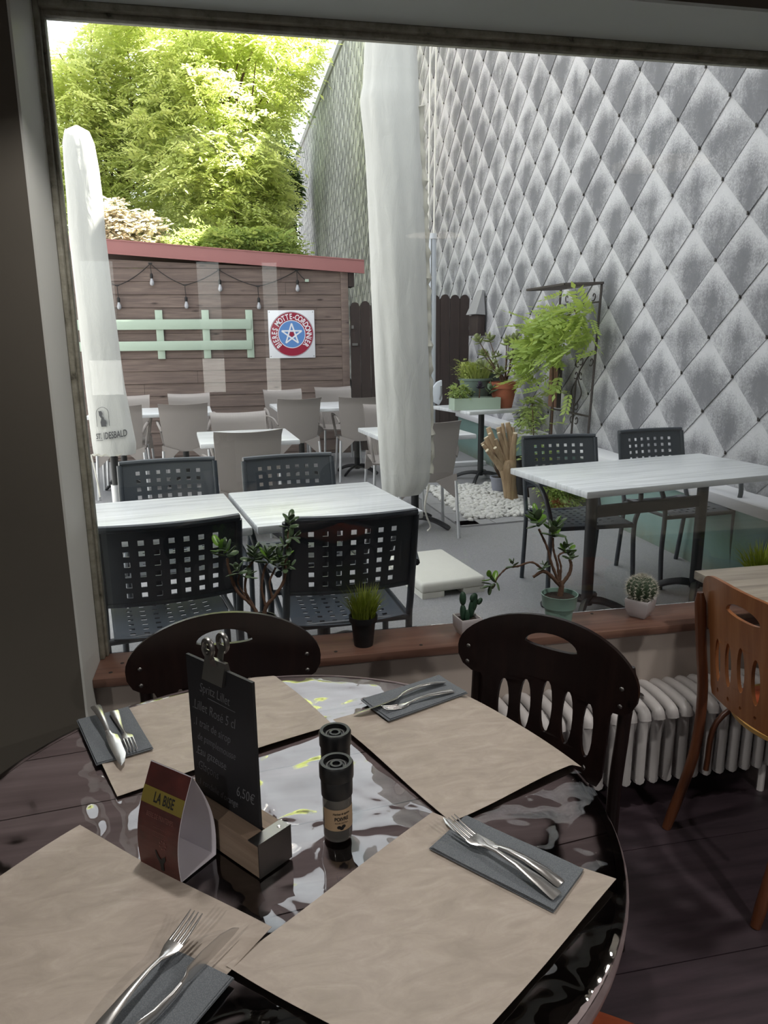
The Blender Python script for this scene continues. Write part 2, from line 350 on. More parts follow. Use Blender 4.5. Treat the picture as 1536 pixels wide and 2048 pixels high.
plain('cactus_green', '#33452f', .6, var=.2); plain('spine', '#b9b6a8', .8); plain('stem_brown', '#5a4334', .85, var=.3, scale=60, bump=.6)
plain('panel_brown', '#7c5a4a', .8, var=.2)
# ------------------------------------------------------------------ the room
G = 0.06      # terrace level
struct(MB().box((-6, 2.12, -.3), (-.437, 2.40, 3.6)).build('wall_outer', 'white_paint'))
# pillar left of the window: dark paint to the room, white reveal
struct(MB().box((-3.0, 2.0, 0), (-.436, 2.118, 2.8)).build('wall_left', 'wall_dark'))
struct(MB().box((-.436, 2.0, 0), (-.430, 2.24, 2.335)).build('trim_1', 'white_paint'))
struct(MB().box((-.436, 1.992, 2.335), (4.0, 2.24, 2.343)).build('trim_2', 'soffit_paint'))
struct(MB().box((-.436, 1.995, 2.3432), (4.0, 2.34, 2.8)).build('wall_lintel', 'wall_dark'))
struct(MB().box((-.4299, 2.125, -.02), (4.0, 2.30, .523)).build('wall_front', 'lower_wall'))
struct(MB().box((2.72, 2.0, .0), (4.0, 2.1245, 2.334)).build('wall_front_right', 'wall_dark'))
struct(MB().box((-3.1, -3.6, 0), (-3.0, 2.1, 2.8)).build('wall_side', 'white_paint'))
struct(MB().box((4.0, -3.6, 0), (4.1, 2.4, 2.8)).build('wall_right', 'white_paint'))
struct(MB().box((-3.1, -3.6, 2.8), (4.1, 2.4, 2.9)).build('ceiling', 'ceiling_paint'))
# back wall with three tall windows onto the street
wb = MB(); xs = [-3.0, -1.45, -1.0, -.30, .02, .35, .60, 4.0]
for i in range(7):
    if i % 2 == 0: wb.box((xs[i], -3.6, 0), (xs[i+1], -3.45, 2.8))
    else: wb.box((xs[i], -3.6, 0), (xs[i+1], -3.45, .9)); wb.box((xs[i], -3.6, 2.3), (xs[i+1], -3.45, 2.8))
struct(wb.build('wall_back', 'white_paint'))
for k, i in enumerate((1, 3, 5)):
    wd = struct(link('window_%d' % (k+2), None, None, ((xs[i]+xs[i+1])/2, -3.52, .9)))
    h = (xs[i+1]-xs[i])/2
    for a, b in (((-h, -.03, 0), (-h+.05, .03, 1.4)), ((h-.05, -.03, 0), (h, .03, 1.4)), ((-h+.05, -.03, 0), (h-.05, .03, .05)), ((-h+.05, -.03, 1.35), (h-.05, .03, 1.4))):
        MB().box(a, b).build('frame_bar', 'white_paint', wd)
    MB().box((-h+.05, -.003, .05), (h-.05, .003, 1.35)).build('pane', 'window_glass', wd)
# floor: long dark boards
fl = struct(MB().box((-3.0, -3.45, -.12), (4.0, 2.125, -.010)).build('floor', 'tile_backing'))
y = -3.45; k = 0
while y < 2.12:
    y1 = min(y+.40, 2.124); x = -3.0 - (k % 3)*.45
    while x < 4.0:
        x1 = min(x+1.9, 4.0); x0 = max(x, -3.0)
        if x1-x0 > .05: MB().box((x0+.0015, y+.0015, -.0098), (x1-.0015, y1-.0015, 0)).build('floor_board', 'floor_wood', fl)
        x += 1.9
    y += .40; k += 1
# big fixed window
wn = struct(link('window_1', None, None, (1.0, 2.28, .55)))
def wpart(nm, lo, hi, mat, bevel=.003): return MB().box(tuple(a-b for a, b in zip(lo, (1.0, 2.28, .55))), tuple(a-b for a, b in zip(hi, (1.0, 2.28, .55)))).build(nm, mat, wn, bevel=bevel)
wpart('frame_bar', (-.430, 2.24, .55), (-.416, 2.30, 2.335), 'frame_paint'); wpart('frame_bar', (-.416, 2.24, 2.318), (2.70, 2.30, 2.335), 'frame_paint')
wpart('glazing_bead', (-.416, 2.262, .55), (-.408, 2.30, 2.318), 'frame_paint', .002); wpart('glazing_bead', (-.408, 2.262, 2.305), (2.70, 2.30, 2.318), 'frame_paint', .002)
wpart('frame_bar', (2.66, 2.24, .55), (2.72, 2.30, 2.318), 'frame_paint')
wpart('pane', (-.408, 2.279, .552), (2.66, 2.283, 2.305), 'window_glass', 0)
nb = MB()
for i in range(14): nb.ell((-.36+i*.22+rng.uniform(-.04, .04)-1.0, -.019, 1.758+rng.uniform(-.001, .001)), (.007, .003, .004), 6, 4)
nb.build('putty_lump', 'frame_paint', wn)
sl = wpart('sill', (-.4295, 2.10, .523), (2.70, 2.285, .55), 'sill_wood', .002)
kn = MB()
for x, yy in ((-.36, 2.20), (-.385, 2.14), (.55, 2.13), (.28, 2.14), (1.62, 2.2), (1.2, 2.26)): kn.lathe([(.006, 0), (.006, .0006)], 8, (x-1.0, yy-2.28, 0.0))
kn.build('screw_hole', 'chip_dark', sl)
# terrace, low wall, cladding
struct(MB().box((-30, 2.30, -.4), (2.95, 60, G)).build('terrace_ground', 'asphalt'))
struct(MB().box((-40, -60, -.5), (40, 2.30, -.13)).build('street_ground', 'asphalt'))
lw = struct(MB().box((2.865, 2.36, -.3), (3.12, 9.2, .50)).build('low_wall', 'green_wall'))
MB().box((2.83, 2.36, .50), (3.12, 9.22, .566)).build('coping', 'ledge_white', lw, bevel=.006)
WX = 3.06; TW, TH = .270, .236
wt = struct(MB().box((WX+.03, 2.38, -.2), (WX+.35, 31.6, 8.3)).build('wall_clad', 'tile_backing'))
def tile_geo(tipproud=.014, th=.007, grow=1.02, over=.05):
    # local: x out of the wall is -X ; origin at the lower tip
    a, h = TW*grow, TH*2
    pts = [(0, -.004), (a, TH), (a*.25, h*.98+over*.3), (-a*.25, h*.98+over*.3), (-a, TH)]
    vs = []
    for y, z in pts: vs.append((-tipproud*(1-z/h), y, z))
    for y, z in pts: vs.append((-tipproud*(1-z/h)-th, y, z))
    k = 5; fs = [(4, 3, 2, 1, 0), (5, 6, 7, 8, 9)] + [(i, (i+1) % k, (i+1) % k+k, i+k) for i in range(k)]
    uv = [(y/TW, z/h) for y, z in pts]*2
    b = len(vs); x = -tipproud-th-.004
    for yy in (-.006, .006):
        for zz in (-.012, .010): vs += [(x, yy, zz), (x+.012, yy, zz)]
    fs2 = [(b, b+2, b+6, b+4), (b+1, b+5, b+7, b+3), (b, b+4, b+5, b+1), (b+2, b+3, b+7, b+6), (b, b+1, b+3, b+2), (b+4, b+6, b+7, b+5)]
    uv += [(0, 0)]*8
    return vs, fs, fs2, uv
def tile_mesh(name, cells):
    vs0, fs0, fc0, uv0 = tile_geo(); n = len(vs0); V = []; F = []; MI = []; UV = []
    for (yy, zz, jx) in cells:
        b = len(V); V += [(x+jx, y+yy, z+zz) for x, y, z in vs0]; F += [tuple(i+b for i in f) for f in fs0+fc0]; MI += [0]*len(fs0)+[1]*len(fc0); UV += uv0
    me = bpy.data.meshes.new(name); me.from_pydata(V, [], F); me.materials.append(M['cement_tile']); me.materials.append(M['clip_metal']); me.polygons.foreach_set('material_index', MI)
    bm = bmesh.new(); bm.from_mesh(me); bmesh.ops.recalc_face_normals(bm, faces=bm.faces); bm.to_mesh(me); bm.free()
    ul = me.uv_layers.new(name='uv'); ix = np.empty(len(me.loops), int); me.loops.foreach_get('vertex_index', ix); ul.data.foreach_set('uv', np.array(UV, dtype=float)[ix].ravel()); return me
def proj(p):
    d = Vector(p)-CAMPOS; z = d.dot(fw); return (768+FPX*d.dot(r2)/z, 1024-FPX*d.dot(u2)/z, z) if z > .1 else (-9, -9, z)
cells = []
for ri in range(-5, 29):
    zz = 1.478+ri*TH; off = 0 if ri % 2 == 0 else TW
    for ki in range(-8, 52):
        yy = 5.474+off+ki*2*TW
        if yy < 2.40+TW or yy > 31.3 or zz+TH > 8.15 or zz < .25: continue
        cells.append((yy, zz, rng.uniform(-.003, .001)))
def shown(c):
    px, py, z = proj((WX, c[0], c[1]+TH)); return z if (540 < px < 1610 and 30 < py < 1060) else 1e6+z
cells.sort(key=shown); tm = tile_mesh('cladding_tile', [(0, 0, 0)])
for (yy, zz, jx) in cells[:300]:
    o = link('cladding_tile', tm, wt, (WX+jx, yy, zz), (rng.uniform(-.004, .004), rng.uniform(-.006, .006), 0))
o = link('cladding_tile_field', tile_mesh('cladding_tile_field', [(a, b, c+WX) for a, b, c in cells[300:]]), wt); o['kind'] = 'stuff'
MB().box((WX-.06, 2.38, 8.14), (WX+.40, 31.7, 8.34)).build('verge', 'concrete', wt)
# pale paving border round the gravel
pv = struct(MB().prism([(1.63, 6.95), (1.70, 5.34), (2.86, 5.47), (2.86, 6.95)], G+.0005, G+.004).build('gravel_bed', 'concrete'))
def strip(a, b, wd, n):
    a, b = Vector((a[0], a[1], 0)), Vector((b[0], b[1], 0)); d = (b-a); L = d.length; d.normalize(); nn = Vector((-d.y, d.x, 0))*wd
    for i in range(n):
        p, q = a+d*(L*i/n+.003), a+d*(L*(i+1)/n-.003)
        MB().prism([(p.x, p.y), (q.x, q.y), (q.x+nn.x, q.y+nn.y), (p.x+nn.x, p.y+nn.y)], G+.004, G+.012).build('paving_slab', 'concrete', pv)
strip((1.70, 5.34), (2.86, 5.47), .15, 4); strip((1.62, 6.93), (1.69, 5.36), .17, 4); strip((2.86, 7.0), (1.62, 6.93), .13, 4)
pe = MB(); rp = random.Random(3)
base = MB().ell((0, 0, 0), (1, 1, 1), 6, 4)
for i in range(2300):
    x, yy = rp.uniform(1.80, 2.85), rp.uniform(5.47, 6.85)
    if yy < 5.34+.112*(x-1.7)+.14 or x < 1.80-.04*(yy-5.4)+.02: continue
    r_ = rp.uniform(.014, .030); sx, sy, sz = r_*rp.uniform(.9, 1.5), r_*rp.uniform(.8, 1.2), r_*rp.uniform(.6, .85); a = rp.uniform(0, 6.3); zc = G+.012+rp.uniform(.0, .02); cs, sn = math.cos(a), math.sin(a)
    pe.add([(x+px_*sx*cs-py_*sy*sn, yy+px_*sx*sn+py_*sy*cs, zc+pz_*sz) for px_, py_, pz_ in base.v], base.f)
o = pe.build('white_gravel', 'pebble', smooth=60, recalc=False); tag(o, 'bed of rounded white gravel around the driftwood stump', 'gravel', kind='stuff')

# ------------------------------------------------------------------ added pendant lamps out of view, filling the dim room with light
plain('shade_black', '#1c1b1a', .45); plain('shade_inside', '#4a4640', .6)
tb = NT('bulb_glow'); em = tb.n('ShaderNodeEmission'); em.inputs[0].default_value = lin('#ffe9cc'); em.inputs[1].default_value = 25; tb.l(em.outputs[0], tb.out.inputs[0]); M['bulb_glow'] = tb.m
def pendant(label, x, y, z, power):  # invented fixture, hung outside the view to lift the interior brightness
    t = thing('fill_lamp', label, 'lamp', (x, y, z), 0, 'pendant lamps'); 
    MB().lathe([(.21, 0), (.19, .05), (.10, .15), (.04, .19), (.036, .19), (.095, .145), (.186, .047), (.206, .0)], 40, closed=True).build('shade', 'shade_black', t, smooth=40)
    MB().lathe([(.202, .004), (.183, .045), (.094, .140), (.034, .184), (.033, .183), (.092, .139), (.181, .044), (.200, .004)], 40, closed=True).build('shade_lining', 'shade_inside', t, smooth=40)
    MB().ell((0, 0, .145), (.022, .022, .03), 14, 10).build('bulb', 'bulb_glow', t, smooth=60); MB().tube([(0, 0, .13), (0, 0, .20)], .018, 10).build('socket', 'shade_black', t, smooth=40); MB().tube([(0, 0, .19), (0, 0, 2.8-z)], .003, 6).build('cord', 'shade_black', t)
    ld = bpy.data.lights.new('fill_light', 'AREA'); ld.shape = 'DISK'; ld.size = .12; ld.energy = power; ld.color = (1.0, .96, .91); lo = link('fill_light', ld, t, (0, 0, .100))
pendant('black cone pendant lamp above the round table', .05, 1.50, 2.20, 8)
pendant('black cone pendant lamp above the right wooden table', 1.85, 1.45, 2.20, 9)
pendant('black cone pendant lamp behind the camera on the left', -1.5, -.9, 2.20, 22)
pendant('black cone pendant lamp behind the camera on the right', 1.5, -.9, 2.20, 22)
# ------------------------------------------------------------------ outdoor furniture
def metal_chair():
    t = thing('metal_armchair', '', 'chair')
    def cols(n, hw, m0, m1):   # breaks: margin, then hole/solid
        out = [-hw]; step = (2*hw-m0-m1)/n; x = -hw+m0
        for i in range(n): out += [x+step*.30, x+step*.70]; x += step
        return out+[hw]
    # back: 7 x 6 square holes, curved, leaning
    us = cols(7, .215, .050, .050); vv = [0]; z = .016
    for i in range(6): vv += [z+.010, z+.028]; z += .0385
    vv += [.280]
    def bm_(u, v, wv): return (u*(1.0+.03*v/.28), -.222-.068*v/.28 - .030*(1-(u/.215)**2)+wv, .568+v)
    MB().panel(us, vv, lambda i, j: i % 2 == 1 and j % 2 == 1 and j < 12, bm_, .006).build('backrest', 'dark_metal', t, smooth=30)
    MB().tube([bm_(u, 0, 0) for u in [-.222+i*.0444 for i in range(11)]], .009, 8).build('lower_rail', 'dark_metal', t, smooth=40)
    MB().tube([bm_(u, .280, 0) for u in [-.222+i*.0444 for i in range(11)]], .013, 8).build('top_rail', 'dark_metal', t, smooth=40)
    # seat: 7 x 8 holes, dished
    us = cols(7, .205, .04, .04); vy = [-.21]; y = -.19
    for i in range(8): vy += [y+.014, y+.030]; y += .048
    vy += [.235]
    def sm(u, v, wv): return (u, v, .440-.014*(1-(u/.205)**2)-.010*max(0, (v-.19)/.045)**2+wv)
    MB().panel(us, vy, lambda i, j: i % 2 == 1 and j % 2 == 1 and j < 16, sm, .004).build('seat', 'dark_metal_seat', t, smooth=30)
    for s in (-1, 1):
        MB().tube(smooth_path([(s*.225, -.235, 0), (s*.228, -.20, .25), (s*.230, -.185, .42), (s*.228, -.215, .52), (s*.226, -.285, .84)], 4), .0135, 8).build('leg', 'dark_metal', t, smooth=50)
        MB().tube(smooth_path([(s*.250, .245, 0), (s*.246, .225, .22), (s*.240, .225, .42), (s*.262, .235, .53), (s*.280, .19, .622), (s*.285, .10, .650), (s*.280, -.06, .648), (s*.250, -.215, .640)], 4), .0135, 8).build('leg', 'dark_metal', t, smooth=50)
        MB().tube([(s*.228, -.19, .425), (s*.226, .22, .425)], .011, 8).build('seat_rail', 'dark_metal', t, smooth=50)
    MB().tube([(-.24, .225, .42), (.24, .225, .42)], .013, 8).build('stretcher', 'dark_metal', t, smooth=50)
    MB().tube([(-.228, -.19, .425), (.228, -.19, .425)], .013, 8).build('stretcher', 'dark_metal', t, smooth=50)
    return t
def plastic_chair():
    t = thing('plastic_armchair', '', 'chair')
    nu, nv = 45, 12; us = [-1+2*i/(nu-1) for i in range(nu)]; vv = [i/(nv-1) for i in range(nv)]
    def bk(u, v, wv):
        hw = .200+.022*v - .02*(1-v)**3; rib = .0022*math.cos(u*math.pi*22) if wv > 0 else 0
        roll = -.030*max(0, (v-.93)/.07)**1.5
        return (u*hw, -.175-.085*v-.022*(1-u*u)+roll+wv+rib, .41+.455*v-.012*(1-u*u)*v)
    MB().panel(us, vv, lambda i, j: False, bk, .012).build('backrest', 'grey_plastic', t, smooth=50)
    def st(u, v, wv): return (u*(.205+.015*v), -.19+.41*v, .432-.018*(1-u*u)*(1-.5*v)-.02*max(0, (v-.88)/.12)**2+wv)
    MB().panel(us[::2], vv, lambda i, j: False, st, .014).build('seat', 'grey_plastic', t, smooth=50)
    for s in (-1, 1):
        MB().tube([(s*.222, -.262, 0), (s*.205, -.215, .42)], .0125, 8).build('leg', 'aluminium', t, smooth=50)
        MB().tube([(s*.215, .225, 0), (s*.195, .185, .42)], .0125, 8).build('leg', 'aluminium', t, smooth=50)
        MB().prism([(s*.06, .42), (s*.19, .30), (s*.222, .30), (s*.212, .47)], -.218, -.196, f=lambda p: (p[0], p[2]-.10*(.42-p[1])*1.0, p[1])).build('leg_gusset', 'grey_plastic', t)
        a = smooth_path([(s*.205, -.215, .60), (s*.232, -.15, .655), (s*.246, .02, .665), (s*.245, .15, .650), (s*.232, .205, .58), (s*.205, .195, .43)], 5)
        MB().tube(a, .017, 8, flat=.55).build('armrest', 'grey_plastic', t, smooth=50)
    return t
def pedestal(t, x=0, y=0, h=.70, reach=.29, diag=True, r=.03):
    MB().tube([(x, y, .05), (x, y, h)], r, 14).build('column', 'black_iron', t, smooth=40)
    for k in range(4):
        a = (math.pi/4 if diag else 0)+k*math.pi/2
        pts = [(x+math.cos(a)*d*reach, y+math.sin(a)*d*reach, z) for d, z in ((.02, .075), (.3, .078), (.6, .062), (.85, .034), (1.0, .012))]
        MB().tube(smooth_path(pts, 3), [.026]*4+[.024]*8+[.018], 8, flat=.55).build('base_arm', 'black_iron', t, smooth=40)
    MB().box((x-.16, y-.16, h-.002), (x+.16, y+.16, h+.006)).build('mounting_plate', 'black_iron', t)
def terrace_table(name, label, sx, sy, loc, rotz, group, cols=((0, 0),), reach=.29, name2=None):
    t = thing(name, label, 'table', (loc[0], loc[1], G), rotz, group)
    MB().box((-sx/2, -sy/2, .712), (sx/2, sy/2, .745)).build('tabletop', 'white_top', t, bevel=.006)
    for (x, y) in cols: pedestal(t, x, y, .706, reach)
    return t
GT = 'white tables on the terrace'
terrace_table('cafe_table', 'white square terrace table nearest the window, right one of the joined pair', .685, .685, (.362, 3.165), R(9), GT)
terrace_table('cafe_table', 'white square terrace table nearest the window, left one beside the frame', .685, .685, (-.333, 3.055), R(9), GT)
tr_ = terrace_table('long_cafe_table', 'long white terrace table with two black columns beside the green low wall', 1.29, .69, (2.15, 3.50), R(9), GT, ((-.36, 0), (.36, 0)), .24)
MB().box((-.36, -.012, .52), (.36, .012, .58)).build('crossbar', 'black_iron', tr_)
terrace_table('cafe_table', 'white square table between two grey chairs in the middle of the terrace', .68, .70, (.105, 5.53), R(4), GT)
terrace_table('cafe_table', 'white square table half hidden behind the hanging parasol cover', .70, .70, (1.36, 5.46), R(6), GT)
terrace_table('cafe_table', 'white table with four grey chairs below the round star sign', 1.15, .74, (1.02, 7.86), R(4), GT, ((-.3, 0), (.3, 0)), .25)
terrace_table('cafe_table', 'white table with four grey chairs behind the lettered parasol cover', 1.15, .72, (-.76, 7.74), R(3), GT, ((-.3, 0), (.3, 0)), .25)
pt = terrace_table('plant_stand_table', 'white square table carrying flower pots beside the clad wall', .74, .74, (2.475, 7.17), R(14), GT)
MC = metal_chair(); GM = 'dark grey perforated metal armchairs'
def place(proto, first, specs, group, dy):
    for i, (x, y, a, lab) in enumerate(specs):   # x,y : centre of the top of the backrest
        a = R(a); ox, oy = x+math.sin(a)*-dy, y+math.cos(a)*dy
        if i == 0: proto.location = (ox, oy, G); proto.rotation_euler = (0,0,a); proto['label'] = lab; proto['group'] = group
        else: clone(proto, lab, (ox, oy, G), a, group)
place(MC, None, [
 (-.215, 2.475, 10, 'dark perforated metal armchair nearest the window beside the left frame'),
 (.388, 2.435, 3, 'dark perforated metal armchair nearest the window above the potted grass'),
 (-.318, 3.80, 186, 'grey perforated metal armchair across the joined tables, left of the pair'),
 (.276, 3.785, 187, 'grey perforated metal armchair across the joined tables, right of the pair'),
 (1.915, 4.13, 178, 'dark metal armchair behind the long white table, nearer the driftwood stump'),
 (2.585, 4.25, 185, 'dark metal armchair behind the long white table, nearer the green low wall')], GM, .29)
PC = plastic_chair(); GP = 'taupe plastic terrace chairs'
place(PC, None, [
 (.11, 4.85, 8, 'taupe plastic chair nearest the camera in the middle, back turned to the window'),
 (.06, 6.15, 184, 'taupe plastic chair facing the window across the middle square table'),
 (1.365, 5.03, -3, 'taupe plastic chair half hidden by the hanging parasol cover, back turned'),
 (1.37, 6.50, 178, 'taupe plastic chair facing the window just left of the hanging parasol cover'),
 (-.42, 7.10, 3, 'taupe plastic chair with its back turned, in front of the pallet rail on the left'),
 (-1.0, 7.06, 3, 'taupe plastic chair with its back turned, behind the lettered parasol cover'),
 (-.43, 8.44, 184, 'taupe plastic chair against the shed below the pallet rail posts'),
 (-1.05, 8.34, 182, 'taupe plastic chair against the shed beside the lettered parasol cover'),
 (.675, 7.36, 10, 'taupe plastic chair with its back turned, straight below the star sign'),
 (1.28, 7.35, -2, 'taupe plastic chair with its back turned, below the shed corner post'),
 (.60, 8.74, 186, 'taupe plastic chair facing out, below the left edge of the star sign'),
 (1.22, 9.0, 184, 'taupe plastic chair against the shed corner, furthest right')], GP, .29)
# ------------------------------------------------------------------ parasols
def loft(prof, n, fold, seed, mb=None, cy=0):
    """prof: list of (z, xleft, xright) ; nearly round fabric sleeve"""
    rs = random.Random(seed); ph = [rs.uniform(0, 6.28) for _ in range(6)]; mb = mb or MB(); vs = []; fs = []
    for (z, a, b) in prof:
        cx, rx = (a+b)/2, (b-a)/2
        for j in range(n):
            th = 2*math.pi*j/n; f = 1+fold*(.5*math.sin(5*th+ph[0]+z*1.1)+.35*math.sin(9*th+ph[1]-z*2.3)+.3*math.sin(3*th+ph[2]+z*4.2)+.2*math.sin(14*th+z*7+ph[3]))
            c, s_ = math.cos(th), math.sin(th); vs.append((cx+rx*c*(f if abs(c) < .9 else 1+(f-1)*.5), cy+rx*s_*.85*f, z))
    k = len(prof)
    for i in range(k-1):
        for j in range(n): j2 = (j+1) % n; fs.append((i*n+j, i*n+j2, (i+1)*n+j2, (i+1)*n+j))
    fs.append(tuple((k-1)*n+j for j in range(n)))
    mb.add(vs, fs); return mb
def interp(tab, n):
    zs = [q[0] for q in tab]; out = []
    for i in range(n):
        z = zs[0]+(zs[-1]-zs[0])*i/(n-1); out.append((z, float(np.interp(z, zs, [q[1] for q in tab])), float(np.interp(z, zs, [q[2] for q in tab]))))
    return out
# left parasol in its lettered cover, standing on a dark pole
PY = 5.35
pl = thing('closed_parasol', 'closed white parasol in a lettered cover beside the left window frame', 'parasol', (-.80, PY, G))
tabL = [(.735, -.926, -.652), (.80, -.930, -.645), (.95, -.934, -.662), (1.20, -.938, -.688), (1.80, -.942, -.715), (2.14, -.948, -.725), (2.36, -.940, -.722), (2.55, -.936, -.728), (2.70, -.930, -.742), (2.765, -.912, -.765), (2.795, -.88, -.795), (2.80, -.845, -.83)]
profL = [(z-G, a+.80, b+.80) for z, a, b in interp(tabL, 60)]
loft(profL, 64, .036, 5).build('cover', 'cover_cloth', pl, smooth=60, recalc=False)
MB().tube([(.0, 0, .0), (.0, 0, .72)], .026, 12).build('pole', 'black_iron', pl, smooth=40)
MB().tube([(.0, 0, .02), (.0, 0, .46)], .037, 12).build('pole_sleeve', 'aluminium', pl, smooth=40)
MB().lathe([(.26, 0), (.26, .03), (.20, .06), (.05, .07)], 24).build('base', 'black_iron', pl, smooth=40)
MB().tube(smooth_path([(-.13, -.10, .69), (-.115, -.11, .60), (-.10, -.12, .48), (-.095, -.12, .40)], 4), .006, 6).build('tie_cord', 'rope', pl, smooth=50)
MB().tube([(-.128+.26*i/24, -.112*math.sqrt(max(0.05, 1-((-.128+.26*i/24)/.14)**2)), .682-.006*math.sin(i*1.3)) for i in range(25)], .006, 6).build('hem', 'cover_seam', pl, smooth=50)
def frontL(x, z):   # y of the front of the sleeve at local x,z
    a = np.interp(z, [q[0] for q in profL], [q[1] for q in profL]); b = np.interp(z, [q[0] for q in profL], [q[2] for q in profL]); cx, rx = (a+b)/2, (b-a)/2
    u = max(-.98, min(.98, (x-cx)/rx)); return -rx*.85*math.sqrt(1-u*u)*1.055-.007
def on_cover(geo, ox, oz, sh=0):
    vs, fs = geo; return [(ox+x, frontL(ox+x, oz+y+sh*x)+z*-1, oz+y+sh*x) for x, y, z in vs], fs
lt = MB(); lt.add(*on_cover(text_geo('ST.', .052, .001, 'LEFT', .0006, sx=.62), -.086, .792, .10)); lt.add(*on_cover(text_geo('IDESBALD', .064, .001, 'LEFT', .0008, sx=.52), -.034, .792, .10))
lt.add(*on_cover(curve_mesh([[(0, 0), (.045, 0), (.045, .003), (0, .003)]], .001), -.086, .780, .10))
arch = [(-.042, 0), (-.042, .085)] + [(-.042*math.cos(a), .085+.042*math.sin(a)) for a in [math.pi*i/12 for i in range(1, 12)]] + [(.042, .085), (.042, 0)]
inn = [(x*.93, y if y < .01 else y-.002) for x, y in arch]
for (p, q) in zip(range(len(arch)-1), range(1, len(arch))):
    lt.add(*on_cover(([(arch[p][0], arch[p][1], 0), (arch[q][0], arch[q][1], 0), (inn[q][0], inn[q][1], 0), (inn[p][0], inn[p][1], 0)], [(0, 1, 2, 3)]), -.030, .878, .08))
fig = [(-.012, 0), (-.016, .03), (-.008, .055), (-.020, .075), (-.022, .10), (-.026, .104), (-.004, .104), (.002, .088), (-.002, .070), (.008, .060), (.010, .048), (.022, .038), (.024, .022), (.018, .012), (.020, 0)]
lt.add(*on_cover(curve_mesh([fig], .001), -.030, .876, .08))
lt.build('lettering', 'lettering_grey', pl, recalc=False)
# cantilever parasol: hanging closed cover, mast beside the gate, arm above the picture
PX, PY2 = .955, 4.30
pm = thing('cantilever_parasol', 'large closed parasol in a white cover hanging mid view, with grey mast', 'parasol', (2.06, 7.62, G))
tabM = [(.577, .872, 1.103), (.585, .868, 1.118), (.66, .862, 1.160), (.834, .852, 1.168), (1.12, .842, 1.160), (1.42, .832, 1.150), (1.70, .824, 1.140), (1.98, .816, 1.132), (2.24, .806, 1.118), (2.50, .796, 1.100), (2.68, .778, 1.096), (2.74, .774, 1.094), (2.80, .790, 1.092), (2.97, .800, 1.080), (3.3, .83, 1.06), (3.6, .87, 1.02), (3.72, .92, .97)]
profM = [(z-G, a-2.06, b-2.06) for z, a, b in interp(tabM, 90)]
loft(profM, 72, .055, 11, cy=PY2-7.62).build('cover', 'cover_cloth', pm, smooth=60, recalc=False)
zp = []
for i in range(60):
    z = .70+i*2.0/59; a, b = np.interp(z, [q[0] for q in tabM], [q[1] for q in tabM]), np.interp(z, [q[0] for q in tabM], [q[2] for q in tabM]); cx, rx = (a+b)/2, (b-a)/2
    zp.append((cx+rx*.97-2.06+.004*math.sin(i*2.1), PY2-7.62-rx*.30-.01*math.cos(i*1.7), z-G))
MB().tube(zp, [.020+.007*math.sin(i*2.9) for i in range(60)], 6, flat=.6).build('zip_flap', 'cover_seam', pm, smooth=50)
MB().tube([(0, 0, 0), (0, 0, 2.40)], .058, 16).build('mast', 'mast_paint', pm, smooth=40)
MB().tube([(0, 0, 2.385), (0, 0, 2.435)], .066, 16).build('mast_cap', 'mast_paint', pm, smooth=40)
MB().box((-.012, -.064, .4), (-.004, -.05, 2.38)).build('mast_groove', 'pot_grey', pm)
MB().box((-.16, -.20, 0), (.16, .20, .03)).build('base_plate', 'black_iron', pm)
for dx in (-.028, .030): MB().tube([(dx, -.01, 2.40), (dx+.02, -.01, 4.70)], .0085, 6).build('cable', 'rope', pm, smooth=50)
MB().tube([(0, 0, 4.68), (PX-2.06, PY2-7.62, 3.82)], .04, 8).build('arm', 'mast_paint', pm, smooth=40)
ck = MB().prism([(-.055, .86), (.05, .98), (.10, 1.0), (.105, .80), (.07, .74), (.0, .78)], -.11, -.062, f=lambda p: (p[0], p[2], p[1])).build('crank_housing', 'mast_paint', pm, bevel=.008)
MB().tube(smooth_path([(.07, -.125, .80), (.085, -.13, .86), (.085, -.13, .94)], 4), .010, 8).build('crank_handle', 'pot_grey', ck, smooth=50)
# ballast slab on the asphalt
sb = thing('parasol_ballast', 'cream plastic ballast slab lying on the asphalt by the near armchair', 'ballast', (1.15, 4.17, G), R(8))
MB().box((-.20, -.31, .03), (.20, .31, .095)).build('slab', 'cream_plastic', sb, bevel=.022, seg=3)
MB().box((-.195, -.305, 0), (-.06, .305, .034)).build('foot', 'cream_plastic', sb); MB().box((.06, -.305, 0), (.195, .305, .034)).build('foot', 'cream_plastic', sb)
rp_ = MB().tube(smooth_path([(1.165, 4.32, .62), (1.24, 4.7, .40), (1.36, 5.1, .22), (1.42, 5.22, .115), (1.405, 5.25, .075)], 6), [.006+.002*(i % 2) for i in range(25)], 6).build('tie_rope', 'rope', smooth=50)
tag(rp_, 'thin white rope tied from the hanging cover to a black table foot', 'rope')
